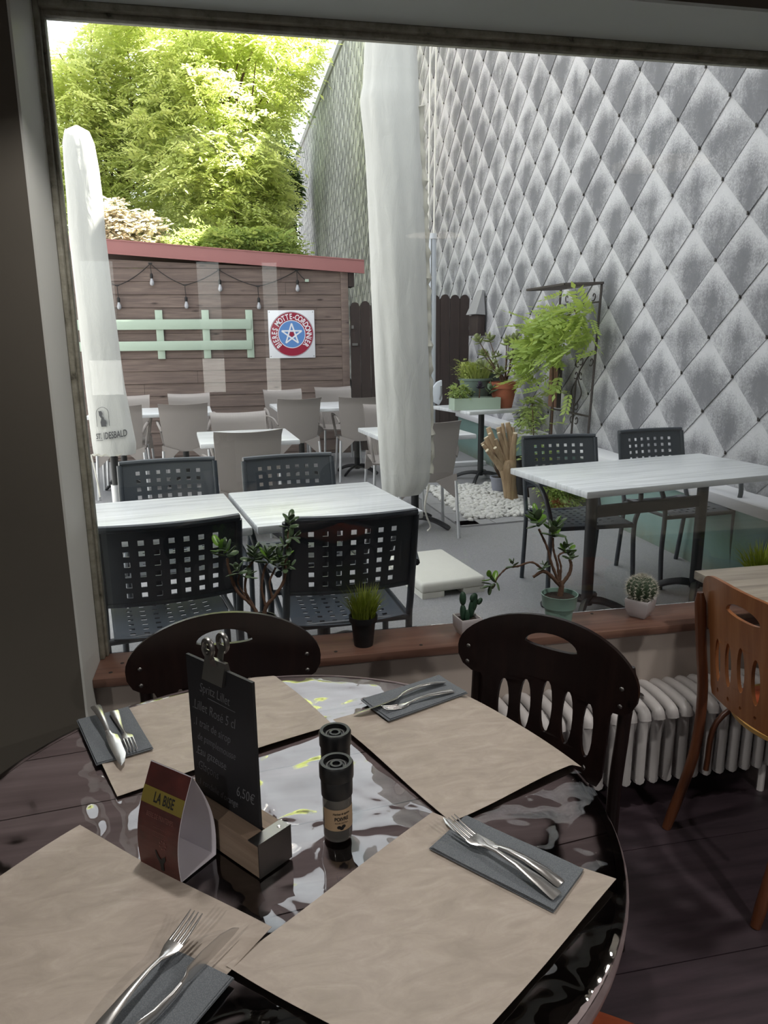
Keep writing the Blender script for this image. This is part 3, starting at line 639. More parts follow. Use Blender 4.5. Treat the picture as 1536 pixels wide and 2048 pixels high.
# ------------------------------------------------------------------ shed, gate, sign, lights
SY = 9.40
sh = thing('garden_shed', 'brown plank shed with a red sloping fascia at the end of the terrace', 'shed', (-.40, SY+1.2, G))
def S(x, y, z): return (x+.40, y-SY-1.2, z-G)
MB().box(S(-2.6, SY+.012, G), S(1.49, SY+2.6, 2.20)).build('shed_body', 'tile_backing', sh)
def ztop(x): return 2.262+(1.68-x)*(2.455-2.262)/(1.68+1.23)   # underside of the fascia
rb = random.Random(21); z1 = 2.152+.1465*3; k = 0
while z1 > G+.02:
    z0 = max(z1-.1465, G+.01); xs_ = [-2.6, 1.405]
    if rb.random() < .75: xs_.insert(1, rb.choice([-1.6, -.9, -.34, .1, .75, 1.05])+rb.uniform(-.1, .1))
    for i in range(len(xs_)-1):
        a, b = xs_[i]+.001, xs_[i+1]-.001
        ta, tb = min(z1-.003, ztop(a)-.003), min(z1-.003, ztop(b)-.003)
        if tb <= z0+.004: b = min(b, 1.68-(z0+.01-2.262)*(2.91/.193)); tb = min(z1-.003, ztop(b)-.003)
        if b <= a+.1: continue
        j = rb.uniform(-.002, .002)
        # weatherboard: thick lower edge, thin upper edge
        vs = [S(a, SY-.016+j, z0), S(b, SY-.016+j, z0), S(b, SY+.010, z0), S(a, SY+.010, z0), S(a, SY-.004+j, ta), S(b, SY-.004+j, tb), S(b, SY+.010, tb), S(a, SY+.010, ta)]
        MB().add(vs, [(0,3,2,1),(4,5,6,7),(0,1,5,4),(1,2,6,5),(2,3,7,6),(3,0,4,7)]).build('board', 'shed_wood', sh)
    z1 -= .1465; k += 1
MB().box(S(1.405, SY-.035, G), S(1.495, SY+.03, 2.275)).build('corner_post', 'shed_wood', sh, bevel=.004)
MB().box(S(1.50, SY-.03, 2.10), S(1.57, SY+.25, 2.26)).build('eave_block', 'fence_wood', sh)
fa = [(-2.75, 0), (1.69, 0)]
def roofbar(nm, y0, y1, dz0, dz1, mat, x0=-2.75, x1=1.69):
    vs = []
    for x in (x0, x1):
        zb = ztop(x)
        vs += [S(x, y0, zb+dz0), S(x, y1, zb+dz0), S(x, y1, zb+dz1), S(x, y0, zb+dz1)]
    MB().add(vs, [(0,1,2,3),(7,6,5,4),(0,4,5,1),(1,5,6,2),(2,6,7,3),(3,7,4,0)]).build(nm, mat, sh)
roofbar('fascia', SY-.075, SY-.045, .0, .135, 'fascia_red'); roofbar('fascia_lip', SY-.085, SY-.045, -.012, .004, 'fascia_red'); roofbar('fascia_cap', SY-.085, SY-.02, .135, .147, 'fascia_red'); roofbar('roof_sheet', SY-.044, SY+2.7, .08, .11, 'roof_red')
# sign
sg = thing('round_star_sign', 'square white enamel sign with a red ring and star on the shed wall', 'sign', (.79, SY-.024, 1.54))
MB().box((-.280, -.004, -.283), (.280, .004, .283)).build('plate', 'sign_white', sg, bevel=.001)
def disc(nm, r0, r1, y, mat, par=sg, a0=0, a1=2*math.pi, n=72, th=.0012):
    mb = MB(); full = abs(a1-a0-2*math.pi) < 1e-6; vs = []; fs = []
    for i in range(n+1):
        a = a0+(a1-a0)*i/n
        for r_ in (r0, r1):
            for yy in (y, y-th): vs.append((r_*math.sin(a), yy, r_*math.cos(a)))
    for i in range(n):
        b = i*4; c = b+4; fs += [(b+1, b+3, c+3, c+1), (b+2, b, c, c+2), (b+3, b+2, c+2, c+3), (b, b+1, c+1, c)]
    mb.add(vs, fs).build(nm, mat, par, recalc=False)
disc('ring_line', .262, .266, -.0041, 'sign_line'); disc('red_ring', .166, .258, -.0041, 'sign_red'); disc('white_ring', .158, .166, -.0041, 'sign_white'); disc('blue_disc', 0, .158, -.0041, 'sign_blue')
lt = MB(); word = 'BIERES MOTTE-CORDONNIER'; A0, A1 = R(-137), R(133)
wd = {'I': .5, '-': .6, ' ': .55, 'M': 1.15, 'O': 1.02, 'D': 1.02}; tot = sum(wd.get(c, 1) for c in word); acc = 0
for ch in word:
    wch = wd.get(ch, 1); a = A0+(A1-A0)*(acc+wch/2)/tot; acc += wch
    if ch == ' ': continue
    vs, fs = text_geo(ch, .092, .0008, 'CENTER', .0022, sx=.72); r0 = .178; ca, sa = math.cos(a), math.sin(a)
    lt.add([((r0+y)*sa+x*ca, -.0062-z, (r0+y)*ca-x*sa) for x, y, z in vs], fs)
lt.build('lettering', 'sign_white', sg, recalc=False)
P5 = [(.128*math.sin(2*math.pi*i/5), .128*math.cos(2*math.pi*i/5)) for i in range(5)]
st = MB()
for i in range(5):
    a, b = Vector(P5[i]), Vector(P5[(i+2) % 5]); d = (b-a).normalized(); nn = Vector((-d.y, d.x))*.0085
    q = [a+nn, b+nn, b-nn, a-nn]; st.add([(p.x, -.0056-.0003*i, p.y) for p in q]+[(p.x, -.0066-.0003*i, p.y) for p in q], [(4, 5, 6, 7), (0, 1, 5, 4), (2, 3, 7, 6), (1, 2, 6, 5), (3, 0, 4, 7)])
st.build('star', 'sign_white', sg, recalc=False)
st = MB(); st.prism([(.034*math.sin(math.pi+2*math.pi*i/5), .034*math.cos(math.pi+2*math.pi*i/5)) for i in range(5)], -.0055, -.0050, f=lambda p: (p[0], p[2], p[1])).build('centre_pentagon', 'sign_red', sg)
for sx in (-1, 1):
    for sz in (-1, 1): MB().lathe([(.006, 0), (.004, .003)], 8).build('screw', 'dull_steel', sg, (sx*.262, -.004, sz*.262), (R(90), 0, 0))
# mint pallet rail
pr = thing('pallet_rail', 'mint green slatted pallet rail hung on the shed planks', 'rail', (-.6, SY-.03, 1.55))
for (z0, z1) in ((1.606, 1.722), (1.366, 1.474)): MB().box((-1.35, -.032, z0-1.55), (.905, -.012, z1-1.55)).build('rail', 'mint_paint', pr, bevel=.003)
for xc in (.286, -.225, -.755, -1.29): MB().box((xc-.042+.6, -.012, 1.268-1.55), (xc+.042+.6, .012, 1.828-1.55)).build('upright', 'mint_paint', pr, bevel=.003)
# string lights
sl_ = thing('string_lights', 'black string of clear light bulbs looped along the shed planks', 'string lights', (-.1, SY-.03, 2.3))
hi = [(-.801, 2.335), (-.035, 2.262), (.873, 2.262)]; lo = [(-1.17, 2.02+.0), (-.435, 2.10), (.405, 2.085)]
hooks = [(-1.62, 2.36), (-1.19, 2.10), (-.805, 2.345), (-.435, 2.108), (-.037, 2.282), (.405, 2.098), (.873, 2.282), (.985, 2.17)]
cp = []
for i in range(len(hooks)-1):
    a, b = hooks[i], hooks[i+1]; lowfirst = a[1] < b[1]
    for k in range(8):
        t_ = k/8; s_ = t_*t_ if lowfirst else 1-(1-t_)**2; s_ = .5*s_+.5*t_; cp.append((a[0]+(b[0]-a[0])*t_+.1, -.012, a[1]+(b[1]-a[1])*s_-2.3))
cp.append((hooks[-1][0]+.1, -.012, hooks[-1][1]-2.3)); MB().tube(cp, .005, 6).build('cord', 'cord_black', sl_, smooth=50)
for i, (x, z) in enumerate(hooks[1:7]):
    x += .1; z -= 2.3; dl = .11 if i % 2 == 1 else .13
    MB().box((x-.022, -.018, z-.006), (x+.022, -.008, z+.010)).build('hook', 'cord_black', sl_)
    MB().tube([(x, -.016, z), (x+.004, -.022, z-dl)], .004, 6).build('drop_wire', 'cord_black', sl_)
    so = MB().lathe([(.012, 0), (.017, -.012), (.017, -.05), (.013, -.055)], 10).build('socket', 'cord_black', sl_, (x+.004, -.024, z-dl), smooth=40)
    MB().lathe([(.012, -.052), (.014, -.065), (.023, -.09), (.026, -.108), (.020, -.128), (.006, -.136)], 12).build('bulb', 'bulb_glass', so, smooth=50)
MB().box((1.07, -.02, -.148), (1.115, -.004, -.118)).build('plug_box', 'mint_paint', sl_)
# dark board gate between shed and clad wall
gt = thing('board_gate', 'dark brown board gate with rounded board tops right of the shed', 'gate', (2.2, SY-.02, G))
x = 1.515; k = 0
while x < 2.95:
    wd_ = .128; h = 1.925 if x < 2.35 else 2.0; h += rng.uniform(-.012, .012)
    poly = [(x, G+.02), (x+wd_-.006, G+.02), (x+wd_-.006, h-.045)] + [(x+wd_/2-.003+(wd_/2-.012)*math.cos(a), h-.045+.045*math.sin(a)) for a in [math.pi*i/8 for i in range(9)]] + [(x, h-.045)]
    MB().prism(poly, 0, .022, f=lambda p: (p[0]-2.2, p[2]-.011+.004*(k % 2), p[1]-G)).build('board', 'fence_wood', gt); x += wd_; k += 1
for z in (.5, 1.5): MB().box((1.52-2.2, .02, z-G), (2.90-2.2, .05, z+.08-G)).build('batten', 'fence_wood', gt)
MB().box((1.53-2.2, -.03, 1.395-G), (1.60-2.2, -.012, 1.425-G)).build('latch', 'dull_steel', gt); MB().box((1.525-2.2, -.03, 1.60-G), (1.552-2.2, -.012, 1.64-G)).build('catch', 'dull_steel', gt)
# ------------------------------------------------------------------ trees behind the shed
def foliage(name, mat, blobs, n, seed, leaflets=9, length=.30, lw=.034, ll=.085, droop=.5, parent=None, surf=.55, loc=(0,0,0), clump=0, limit=None):
    """many pinnate sprays in a union of ellipsoids; one mesh of real leaflets"""
    g = np.random.default_rng(seed); vol = np.array([b[3]*b[4]*b[5] for b in blobs])**.67; pick = g.choice(len(blobs), n, p=vol/vol.sum())
    B = np.array(blobs)[pick]; d = g.normal(size=(n, 3)); d /= np.linalg.norm(d, axis=1)[:, None]; rad = g.random(n)**(1/3)*(1-surf)+surf
    P = B[:, :3]+d*B[:, 3:6]*rad[:, None]
    if clump:   # sprays sit together on twig ends
        nc = max(4, n//42); ci = g.integers(0, nc, n); P = P[:nc][ci]+g.normal(size=(n, 3))*np.array([clump, clump, clump*.55]); d = d[:nc][ci]*.6+g.normal(size=(n, 3))*.4; d /= np.linalg.norm(d, axis=1)[:, None]
    if limit is not None:   # pruned clear of the neighbour's wall
        w_ = P+np.array(limit); xmax = np.where(w_[:, 1] < 20, 1.30, 2.05)+.42*np.maximum(0, w_[:, 2]-np.where(w_[:, 1] < 20, 5.2, 7.2)); keep = w_[:, 0] < xmax; P, d = P[keep], d[keep]; n = len(P)
    az = np.arctan2(d[:, 1], d[:, 0])+g.normal(0, .9, n); el = g.normal(.05, .35, n)-droop*.3
    ax = np.stack([np.cos(az)*np.cos(el), np.sin(az)*np.cos(el), np.sin(el)], 1); side = np.stack([-np.sin(az), np.cos(az), g.normal(0, .35, n)], 1); side /= np.linalg.norm(side, axis=1)[:, None]
    nor = np.cross(ax, side); sc = g.uniform(.7, 1.3, n)
    verts = []; k = leaflets
    for i in range(k):
        t = (i//2+.6)/(k/2+.4); sg_ = 1 if i % 2 else -1
        if i == k-1: base = ax*length; dirv = ax; lat = side
        else: base = ax*(length*t); dirv = ax*.55+side*sg_*.8; lat = ax*.8-side*sg_*.55
        sagv = -nor*0; c0 = P+(base-np.array([0, 0, 1])*(droop*length*t*t))*sc[:, None]
        L, W = ll*sc[:, None], lw*sc[:, None]; tilt = g.normal(0, .35, (n, 1))*nor
        verts += [c0, c0+(dirv+tilt*.3)*L*.5+lat*W*.5+tilt*W*.3, c0+(dirv+tilt*.3)*L-np.array([0, 0, 1])*L*.15, c0+(dirv+tilt*.3)*L*.5-lat*W*.5-tilt*W*.3]
    V = np.stack(verts, 1).reshape(-1, 3); nf = n*k
    me = bpy.data.meshes.new(name); me.vertices.add(len(V)); me.vertices.foreach_set('co', V.astype(np.float32).ravel()); me.loops.add(nf*4); me.loops.foreach_set('vertex_index', np.arange(nf*4, dtype=np.int32))
    me.polygons.add(nf); me.polygons.foreach_set('loop_start', np.arange(0, nf*4, 4, dtype=np.int32)); me.update(calc_edges=True); me.materials.append(M[mat])
    o = link(name, me, parent, loc); o['kind'] = 'stuff'; return o
def tree(label, base, trunk_h, blobs, n, mat, seed, leaf=None, group='trees behind the shed', name='tree', cat='tree', tr=.11):
    t = thing(name, label, cat, base, 0, group); rs = random.Random(seed); bx_, by_, bz_ = base
    bl = [(b[0]-bx_, b[1]-by_, b[2]-bz_, b[3], b[4], b[5]) for b in blobs]
    top = Vector((rs.uniform(-.2, .2), rs.uniform(-.2, .2), trunk_h))
    MB().tube(smooth_path([(0, 0, 0), top*.5+Vector((rs.uniform(-.15, .15), 0, 0)), top], 5), [tr*(1-.4*i/10) for i in range(11)], 9).build('trunk', 'bark', t, smooth=60)
    br = MB()
    for b in bl:
        for k in range(4):
            c = Vector(b[:3])+Vector((rs.uniform(-.8, .8)*b[3], rs.uniform(-.8, .8)*b[4], rs.uniform(-.2, .85)*b[5])); st = top*rs.uniform(.55, 1.0)
            mid = (st+c)/2+Vector((rs.uniform(-.3, .3), rs.uniform(-.3, .3), rs.uniform(-.1, .4)))
            pth = smooth_path([st, mid, c], 5); br.tube(pth, [tr*.42*(1-.85*i/(len(pth)-1)) for i in range(len(pth))], 6)
    br.build('branches', 'bark', t, smooth=60)
    foliage('foliage', mat, bl, n, seed, parent=t, limit=base, **(leaf or {})); return t
L1 = dict(leaflets=11, length=.30, lw=.042, ll=.090, droop=.35, surf=.25, clump=.24)
tree('tall bright yellow-green feathery tree behind the right half of the shed roof', (.3, 15.2, G), 4.0, [(.1, 15, 5.4, 1.3, 1.4, 1.5), (1.0, 15.4, 6.4, .9, 1.2, 1.0), (-.4, 15.2, 6.9, 1.3, 1.3, 1.0), (.5, 15.0, 3.9, .8, 1.1, .8), (-.1, 14.6, 4.2, 1.0, 1.0, .9)], 7600, 'leaf_robinia', 1, L1)
tree('light green feathery tree behind the lettered parasol cover', (-2.2, 16.0, G), 4.2, [(-2.3, 16, 5.2, 1.5, 1.4, 1.4), (-1.3, 15.7, 4.4, 1.2, 1.1, 1.1), (-2.7, 15.6, 5.7, 1.0, 1.0, .8), (-1.2, 16.2, 6.5, 1.1, 1.1, 1.0), (-3.0, 15.4, 3.8, 1.1, 1.0, 1.0)], 7000, 'leaf_robinia', 2, L1)
L2 = dict(leaflets=9, length=.40, lw=.07, ll=.13, droop=.4, surf=.3, clump=.34)
tree('darker green tree standing far back beside the end of the clad wall', (.6, 23.0, G), 5.5, [(.8, 23, 7.6, 1.6, 1.6, 2.0), (.6, 24, 5.0, 1.4, 1.6, 1.8), (-.8, 23.5, 5.6, 2.0, 1.5, 2.0), (1.6, 23, 9.4, 1.3, 1.4, 1.1)], 5200, 'leaf_dark', 3, L2)
tree('darker green tree furthest back towards the left window frame', (-3.6, 25.0, G), 5.5, [(-3.4, 25, 5.8, 2.2, 1.6, 2.2), (-1.6, 25.5, 7.8, 1.6, 1.5, 1.6), (-5.0, 24.5, 4.6, 1.8, 1.6, 2.0), (-3.4, 25, 3.0, 3.2, 1.5, 1.4)], 5200, 'leaf_dark', 4, L2)
L3 = dict(leaflets=9, length=.28, lw=.045, ll=.09, droop=.35, surf=.35)
tree('low fresh green shrub showing just above the red fascia', (.5, 12.9, G), 1.8, [(.0, 12.9, 2.75, .8, .6, .50), (.75, 13.1, 2.75, .5, .6, .5), (-.7, 13.0, 2.6, .6, .5, .45)], 2600, 'leaf_shrub', 5, L3, 'shrubs behind the shed', 'shrub', 'shrub', .05)
tree('pale cream-leaved shrub behind the shed next to the lettered cover', (-1.35, 13.2, G), 1.9, [(-1.45, 13.2, 3.0, .62, .5, .55), (-1.2, 13.3, 2.6, .5, .5, .5), (-1.75, 13.3, 3.3, .35, .4, .4)], 1500, 'leaf_pale', 6, dict(leaflets=7, length=.16, lw=.06, ll=.08, droop=.2, surf=.5), 'shrubs behind the shed', 'shrub', 'shrub', .05)
iv = thing('ivy_column', 'dark green ivy hanging down at the far end of the clad wall', 'ivy', (1.75, 26.0, G))
MB().tube(smooth_path([(.3, 0, 0), (.2, .1, 3), (.3, 0, 6.5)], 4), .07, 8).build('stem', 'bark', iv, smooth=50)
foliage('foliage', 'leaf_ivy', [(0.1, 0, 5.2, .5, .5, 1.6), (.2, 0, 3.0, .5, .5, 1.8), (.35, .2, 6.3, .5, .5, .8)], 2600, 9, 7, .22, .10, .12, .9, iv, .7)
# hedge band further back closes the lower view
tree('dense shaded bush filling the gap behind the shed', (-.8, 18.5, G), 1.6, [(-.2, 18.5, 2.8, 1.5, .8, 1.3), (-2.2, 18.5, 2.6, 1.5, .8, 1.3), (.7, 18.8, 2.6, .8, .8, 1.2), (-3.9, 18.5, 2.6, 1.4, .8, 1.4)], 4200, 'leaf_dark', 8, L2, 'shrubs behind the shed', 'shrub', 'shrub', .06)
# ------------------------------------------------------------------ leaves as parts
def leaf_mesh(name, L, W, T, mat, fold=0, n=8, k=6):
    mb = MB(); mb.ell((0, 0, L/2), (W/2, T/2, L/2), n, k)
    mb.v = [(x, y+fold*(z/L)**2, z) for x, y, z in mb.v]; return mb.mesh(name, mat, smooth=60)
def orient(d, roll=0):
    q = Vector(d).to_track_quat('Z', 'Y').to_matrix() @ Matrix.Rotation(roll, 3, 'Z'); return q.to_euler()
def pot(parent, prof, mat, soil_r, soil_z, n=28, name='pot'):
    MB().lathe(prof, n, closed=True).build(name, mat, parent, smooth=40)
    MB().lathe([(soil_r, 0), (soil_r*.9, .004), (soil_r*.4, .007)], 18).build('soil', 'soil', parent, (0, 0, soil_z))
def sq_pot(parent, w0, w1, h, mat, th=.005):
    """square pot: lower half width w0, upper half width w1, slightly bellied"""
    mb = MB(); lv = [(w0, 0), ((w0+w1)*.5+.004, h*.4), (w1, h*.85), (w1, h), (w1-th, h), (w1-th, h-.012)]
    vs = []; fs = []
    for w_, z in lv: vs += [(-w_, -w_, z), (w_, -w_, z), (w_, w_, z), (-w_, w_, z)]
    for i in range(len(lv)-1):
        for j in range(4): j2 = (j+1) % 4; fs.append((i*4+j, i*4+j2, i*4+4+j2, i*4+4+j))
    fs += [(3, 2, 1, 0), tuple(range(len(vs)-4, len(vs)))]
    mb.add(vs, fs).build('pot', mat, parent, bevel=.0025)
def blades(parent, n, r0, h, spread, mat, seed, z0=0, w_=.003, name='grass_blades', c=(0, 0)):
    rs = random.Random(seed); mb = MB()
    for i in range(n):
        a = rs.uniform(0, 6.283); r_ = r0*math.sqrt(rs.random()); x, y = c[0]+r_*math.cos(a), c[1]+r_*math.sin(a); hh = h*rs.uniform(.55, 1.0); a2 = a+rs.uniform(-.7, .7); sp_ = spread*rs.uniform(.2, 1.0)*(r_/r0*.8+.3)
        pts = [(x+math.cos(a2)*sp_*t*t, y+math.sin(a2)*sp_*t*t, z0+hh*(t-.12*t*t*sp_/spread)) for t in (0, .35, .7, 1.0)]; px_, py_ = -math.sin(a2+.6)*w_, math.cos(a2+.6)*w_
        vs = []
        for k, p in enumerate(pts):
            f = (1, .95, .65, .05)[k]; vs += [(p[0]-px_*f, p[1]-py_*f, p[2]), (p[0]+px_*f, p[1]+py_*f, p[2])]
        mb.add(vs, [(0, 1, 3, 2), (2, 3, 5, 4), (4, 5, 7, 6)])
    o = mb.build(name, mat, parent, recalc=False, smooth=60); o['kind'] = 'stuff'; return o
def rosette(parent, meshes, p, d, n, sc, rs, flat=.6):
    d = Vector(d).normalized(); a = d.orthogonal().normalized(); b = d.cross(a)
    for i in range(n):
        th = i*2.4; k = i/n; dv = (a*math.cos(th)+b*math.sin(th))*(1-.75*k*flat)+d*(.15+.9*k)
        link('leaf', rs.choice(meshes), parent, Vector(p)+d*(.018*k*sc/.02-.006), orient(dv, rs.uniform(-.5, .5)), [sc/.03*rs.uniform(.8, 1.15)*(1-.25*k)]*3)
JL = [leaf_mesh('leaf', .03, .015, .0045, 'leaf_jade', .006), leaf_mesh('leaf', .03, .016, .0045, 'leaf_jade', -.004)]; JB = [leaf_mesh('leaf', .03, .017, .0045, 'leaf_jade_bright', .005)]
def jade(parent, stems, tips, seed):
    rs = random.Random(seed)
    for (pts, r0, r1) in stems:
        pth = smooth_path(pts, 5); k = len(pth); MB().tube(pth, [(r0+(r1-r0)*i/(k-1))*.78+.0007*math.sin(i*2.7) for i in range(k)], 8).build('branch', 'stem_brown', parent, smooth=60)
    for (p, d, n, sc, br) in tips: rosette(parent, JB if br else JL, p, d, n+(2 if not br else 0), sc*1.4, rs)
# ------------------------------------------------------------------ plants on the terrace
TZ = G+.7455
pb = thing('planter_box', 'long mint green planter box with small succulents on the plant table', 'planter', (2.335, 6.97, TZ), R(2))
mb = MB()
for lo_, hi_ in (((-.235, -.085, 0), (.235, -.073, .112)), ((-.235, .073, 0), (.235, .085, .112)), ((-.235, -.073, 0), (-.223, .073, .112)), ((.223, -.073, 0), (.235, .073, .112)), ((-.223, -.073, 0), (.223, .073, .095))): mb.box(lo_, hi_)
mb.build('box', 'mint_paint', pb); MB().box((-.222, -.072, .0951), (.222, .072, .10)).build('soil', 'soil', pb)
foliage('herb_clump', 'leaf_shrub', [(-.16, 0, .17, .07, .06, .09)], 130, 31, 7, .05, .016, .024, .2, pb, .3)
rs = random.Random(4); SL = [leaf_mesh('leaf', .03, .016, .006, 'leaf_jade', .006)]; SPU = [leaf_mesh('leaf', .03, .016, .006, 'succulent_purple', .006)]
rosette(pb, SL, (-.04, -.02, .125), (0, -.3, 1), 14, .045, rs); rosette(pb, SL, (.15, 0, .15), (.3, -.2, 1), 7, .09, rs, .2)
MB().tube([(.045, 0, .10), (.05, 0, .20)], .007, 6).build('stalk', 'stem_brown', pb); rosette(pb, SPU, (.05, 0, .20), (0, -.2, 1), 18, .05, rs)
bp_ = thing('bowl_planter', 'grey-green bowl of yellowish herbs behind the mint planter box', 'planter', (2.41, 7.20, TZ), 0)
pot(bp_, [(.09, 0), (.13, .12), (.155, .26), (.165, .265), (.165, .285), (.150, .285), (.143, .25), (.10, .02)], 'pot_green', .145, .255)
blades(bp_, 190, .13, .24, .16, 'herb', 12, .255, .0035, 'herb_blades')
foliage('herb_clump', 'herb', [(-.10, 0, .36, .07, .07, .12), (.05, .05, .33, .09, .08, .08)], 160, 33, 7, .06, .016, .026, .2, bp_, .3)
tp = thing('terracotta_pot', 'terracotta pot with a bushy jade plant on the plant table', 'potted plant', (2.655, 7.05, TZ), 0)
pot(tp, [(.088, 0), (.128, .19), (.142, .19), (.146, .25), (.130, .25), (.118, .18), (.08, .02)], 'terracotta', .12, .215)
JO = [leaf_mesh('leaf', .03, .019, .005, 'leaf_jade_out', .005)]; rs = random.Random(8)
for i in range(11):
    a = i*2.4; rr = .11+.15*rs.random(); tipp = Vector((math.cos(a)*rr-.03, math.sin(a)*rr, .33+.33*rs.random())); mid = Vector((math.cos(a)*.04, math.sin(a)*.04, .30))
    pth = smooth_path([(math.cos(a)*.02, math.sin(a)*.02, .21), mid, tipp], 4); MB().tube(pth, [.013-.009*k/(len(pth)-1) for k in range(len(pth))], 6).build('branch', 'stem_brown', tp, smooth=60)
    rosette(tp, JO, tipp, (tipp-mid), 12, .072, rs); rosette(tp, JO, (tipp+mid)/2+Vector((.02, 0, .02)), (.3*rs.uniform(-1, 1), -.4, .6), 6, .055, rs)
dp = thing('green_pot', 'dark green pot standing behind the herb bowl on the plant table', 'pot', (2.62, 7.36, TZ), 0)
pot(dp, [(.09, 0), (.13, .27), (.14, .27), (.14, .31), (.125, .31), (.115, .25), (.08, .02)], 'pot_green', .115, .28); foliage('foliage', 'leaf_shrub', [(-.05, 0, .38, .10, .08, .08)], 110, 35, 7, .07, .02, .035, .3, dp, .3)
# driftwood stump on the gravel
sp_ = thing('driftwood_stump', 'bare pruned wooden stump with cut branches standing in white gravel', 'stump', (2.385, 6.10, G))
rs = random.Random(15)
tk = smooth_path([(.02, 0, 0), (.0, 0, .10), (-.02, 0, .25), (-.035, 0, .38)], 5); MB().tube(tk, [.075, .066, .062, .060, .060, .060, .060, .060, .062, .066, .070, .072, .074, .076, .070, .06][:len(tk)], 12).build('trunk', 'driftwood', sp_, smooth=60)
for i, (dx, dz, r_, x0) in enumerate([(-.19, .66, .022, -.05), (-.22, .58, .024, -.06), (-.235, .53, .022, -.06), (-.10, .66, .024, -.03), (-.02, .70, .022, .01), (.01, .62, .020, .01), (-.14, .56, .022, -.05), (-.24, .48, .018, -.06), (-.06, .60, .022, -.02), (.04, .56, .015, .02), (.06, .36, .016, .03), (-.17, .50, .017, -.05), (-.21, .62, .015, -.05), (-.26, .52, .013, -.06), (-.12, .62, .016, -.03), (-.08, .70, .014, -.02), (.03, .66, .014, .01), (-.20, .46, .014, -.06)]):
    y_ = rs.uniform(-.10, .08); z0 = .30 if dz > .4 else .12; end = Vector((dx, y_, dz)); pth = smooth_path([(x0, y_*.2, z0), (x0+(dx-x0)*.45+rs.uniform(-.015, .015), y_*.5, z0+(dz-z0)*.5), end], 4); k = len(pth)
    b = MB().tube(pth, [r_*1.9-(r_*.9)*j/(k-1)+.002*math.sin(j*2) for j in range(k)], 8).build('branch', 'driftwood', sp_, smooth=60)
    dd = (pth[-1]-pth[-2]).normalized(); MB().tube([end-dd*.004, end+dd*.003], r_*.99, 8).build('cut_end', 'cut_wood', b)
# pots beside the stump
gp = thing('small_grey_pot', 'small lavender grey pot with dry twigs behind the driftwood stump', 'potted plant', (2.42, 6.46, G)); pot(gp, [(.06, 0), (.085, .15), (.09, .15), (.09, .165), (.08, .165), (.075, .14), (.05, .02)], 'pot_lavender', .075, .15)
tw = MB(); rs = random.Random(2)
for i in range(30): a = rs.uniform(0, 6.3); r_ = rs.uniform(.02, .09); tw.tube([(0, 0, .15), (math.cos(a)*r_*.5, math.sin(a)*r_*.5, .22), (math.cos(a)*r_, math.sin(a)*r_, .24+.1*rs.random())], .002, 4)
tw.build('dry_twigs', 'stem_brown', gp)
bpn = thing('large_grey_planter', 'large round grey planter on the gravel behind the metal armchair', 'planter', (2.575, 5.76, G)); pot(bpn, [(.125, 0), (.165, .33), (.178, .33), (.182, .42), (.165, .42), (.150, .32), (.11, .02)], 'pot_grey', .155, .38)
foliage('foliage', 'leaf_shrub', [(-.05, 0, .48, .10, .08, .08), (.03, .05, .62, .05, .05, .16)], 60, 36, 7, .08, .02, .045, .4, bpn, .3)
bk = thing('black_planter', 'black planter with a tall leafy stem between stump and grey planter', 'planter', (2.62, 6.22, G)); pot(bk, [(.11, 0), (.15, .34), (.16, .34), (.16, .37), (.145, .37), (.13, .30), (.10, .02)], 'pot_black', .138, .34)
MB().tube(smooth_path([(0, 0, .34), (.02, 0, .55), (.0, 0, .80)], 4), .005, 6).build('stem', 'stem_brown', bk); foliage('foliage', 'leaf_shrub', [(0, 0, .62, .10, .09, .14), (.02, 0, .80, .08, .07, .10)], 40, 37, 7, .09, .022, .05, .5, bk, .3)
bs = thing('low_bush', 'low yellow-green bush in a brown pot at the foot of the green wall', 'bush', (2.63, 5.58, G)); pot(bs, [(.06, 0), (.085, .13), (.09, .13), (.09, .15), (.075, .15), (.07, .12), (.05, .02)], 'terracotta', .075, .13)
foliage('foliage', 'leaf_shrub', [(-.02, -.02, .27, .16, .14, .13), (.0, -.05, .12, .13, .10, .10)], 420, 38, 7, .06, .018, .03, .3, bs, .35)
# ledge weeds near the trellis
lwp = thing('ledge_shrub', 'light leafy shrub growing up in front of the white coping by the trellis', 'shrub', (2.89, 6.85, .567)); MB().tube(smooth_path([(0, 0, 0), (-.02, 0, .15), (-.02, -.05, .36)], 4), .006, 6).build('stem', 'stem_brown', lwp)
foliage('foliage', 'leaf_shrub', [(-.03, .05, .14, .04, .16, .10), (-.04, -.1, .28, .04, .08, .10)], 90, 39, 9, .07, .018, .045, .3, lwp, .3)
# ------------------------------------------------------------------ trellis and wisteria
tl = thing('iron_trellis', 'rusty wrought iron trellis with a flat top leaning on the clad wall', 'trellis', (2.97, 6.08, .566))
def T(y, z, x=0): return (x+.055*(1-z/1.35)*-1+.0, y-6.08, z)     # leans back towards the wall
for y_ in (5.74, 6.50): MB().tube([T(y_, 0), T(y_, 1.335)], .011, 4).build('post', 'iron', tl)
MB().tube([T(6.05, 0), T(6.05, .55)], .010, 4).build('post', 'iron', tl); MB().tube([T(5.74, .27), T(6.50, .27)], .010, 4).build('crossbar', 'iron', tl); MB().tube([T(5.74, 1.19), T(6.50, 1.19)], .009, 4).build('crossbar', 'iron', tl)
for a, b in ((T(5.72, 1.335), T(6.52, 1.335)), (T(5.72, 1.335), T(5.86, 1.335, -.26)), (T(6.52, 1.335), T(6.66, 1.335, -.26)), (T(5.86, 1.335, -.26), T(6.66, 1.335, -.26))): MB().tube([a, b], .012, 4).build('top_bar', 'iron', tl)
for i in range(5): MB().tube([T(5.88+i*.16, 1.335), T(6.0+i*.16, 1.335, -.26)], .006, 4).build('top_slat', 'iron', tl)
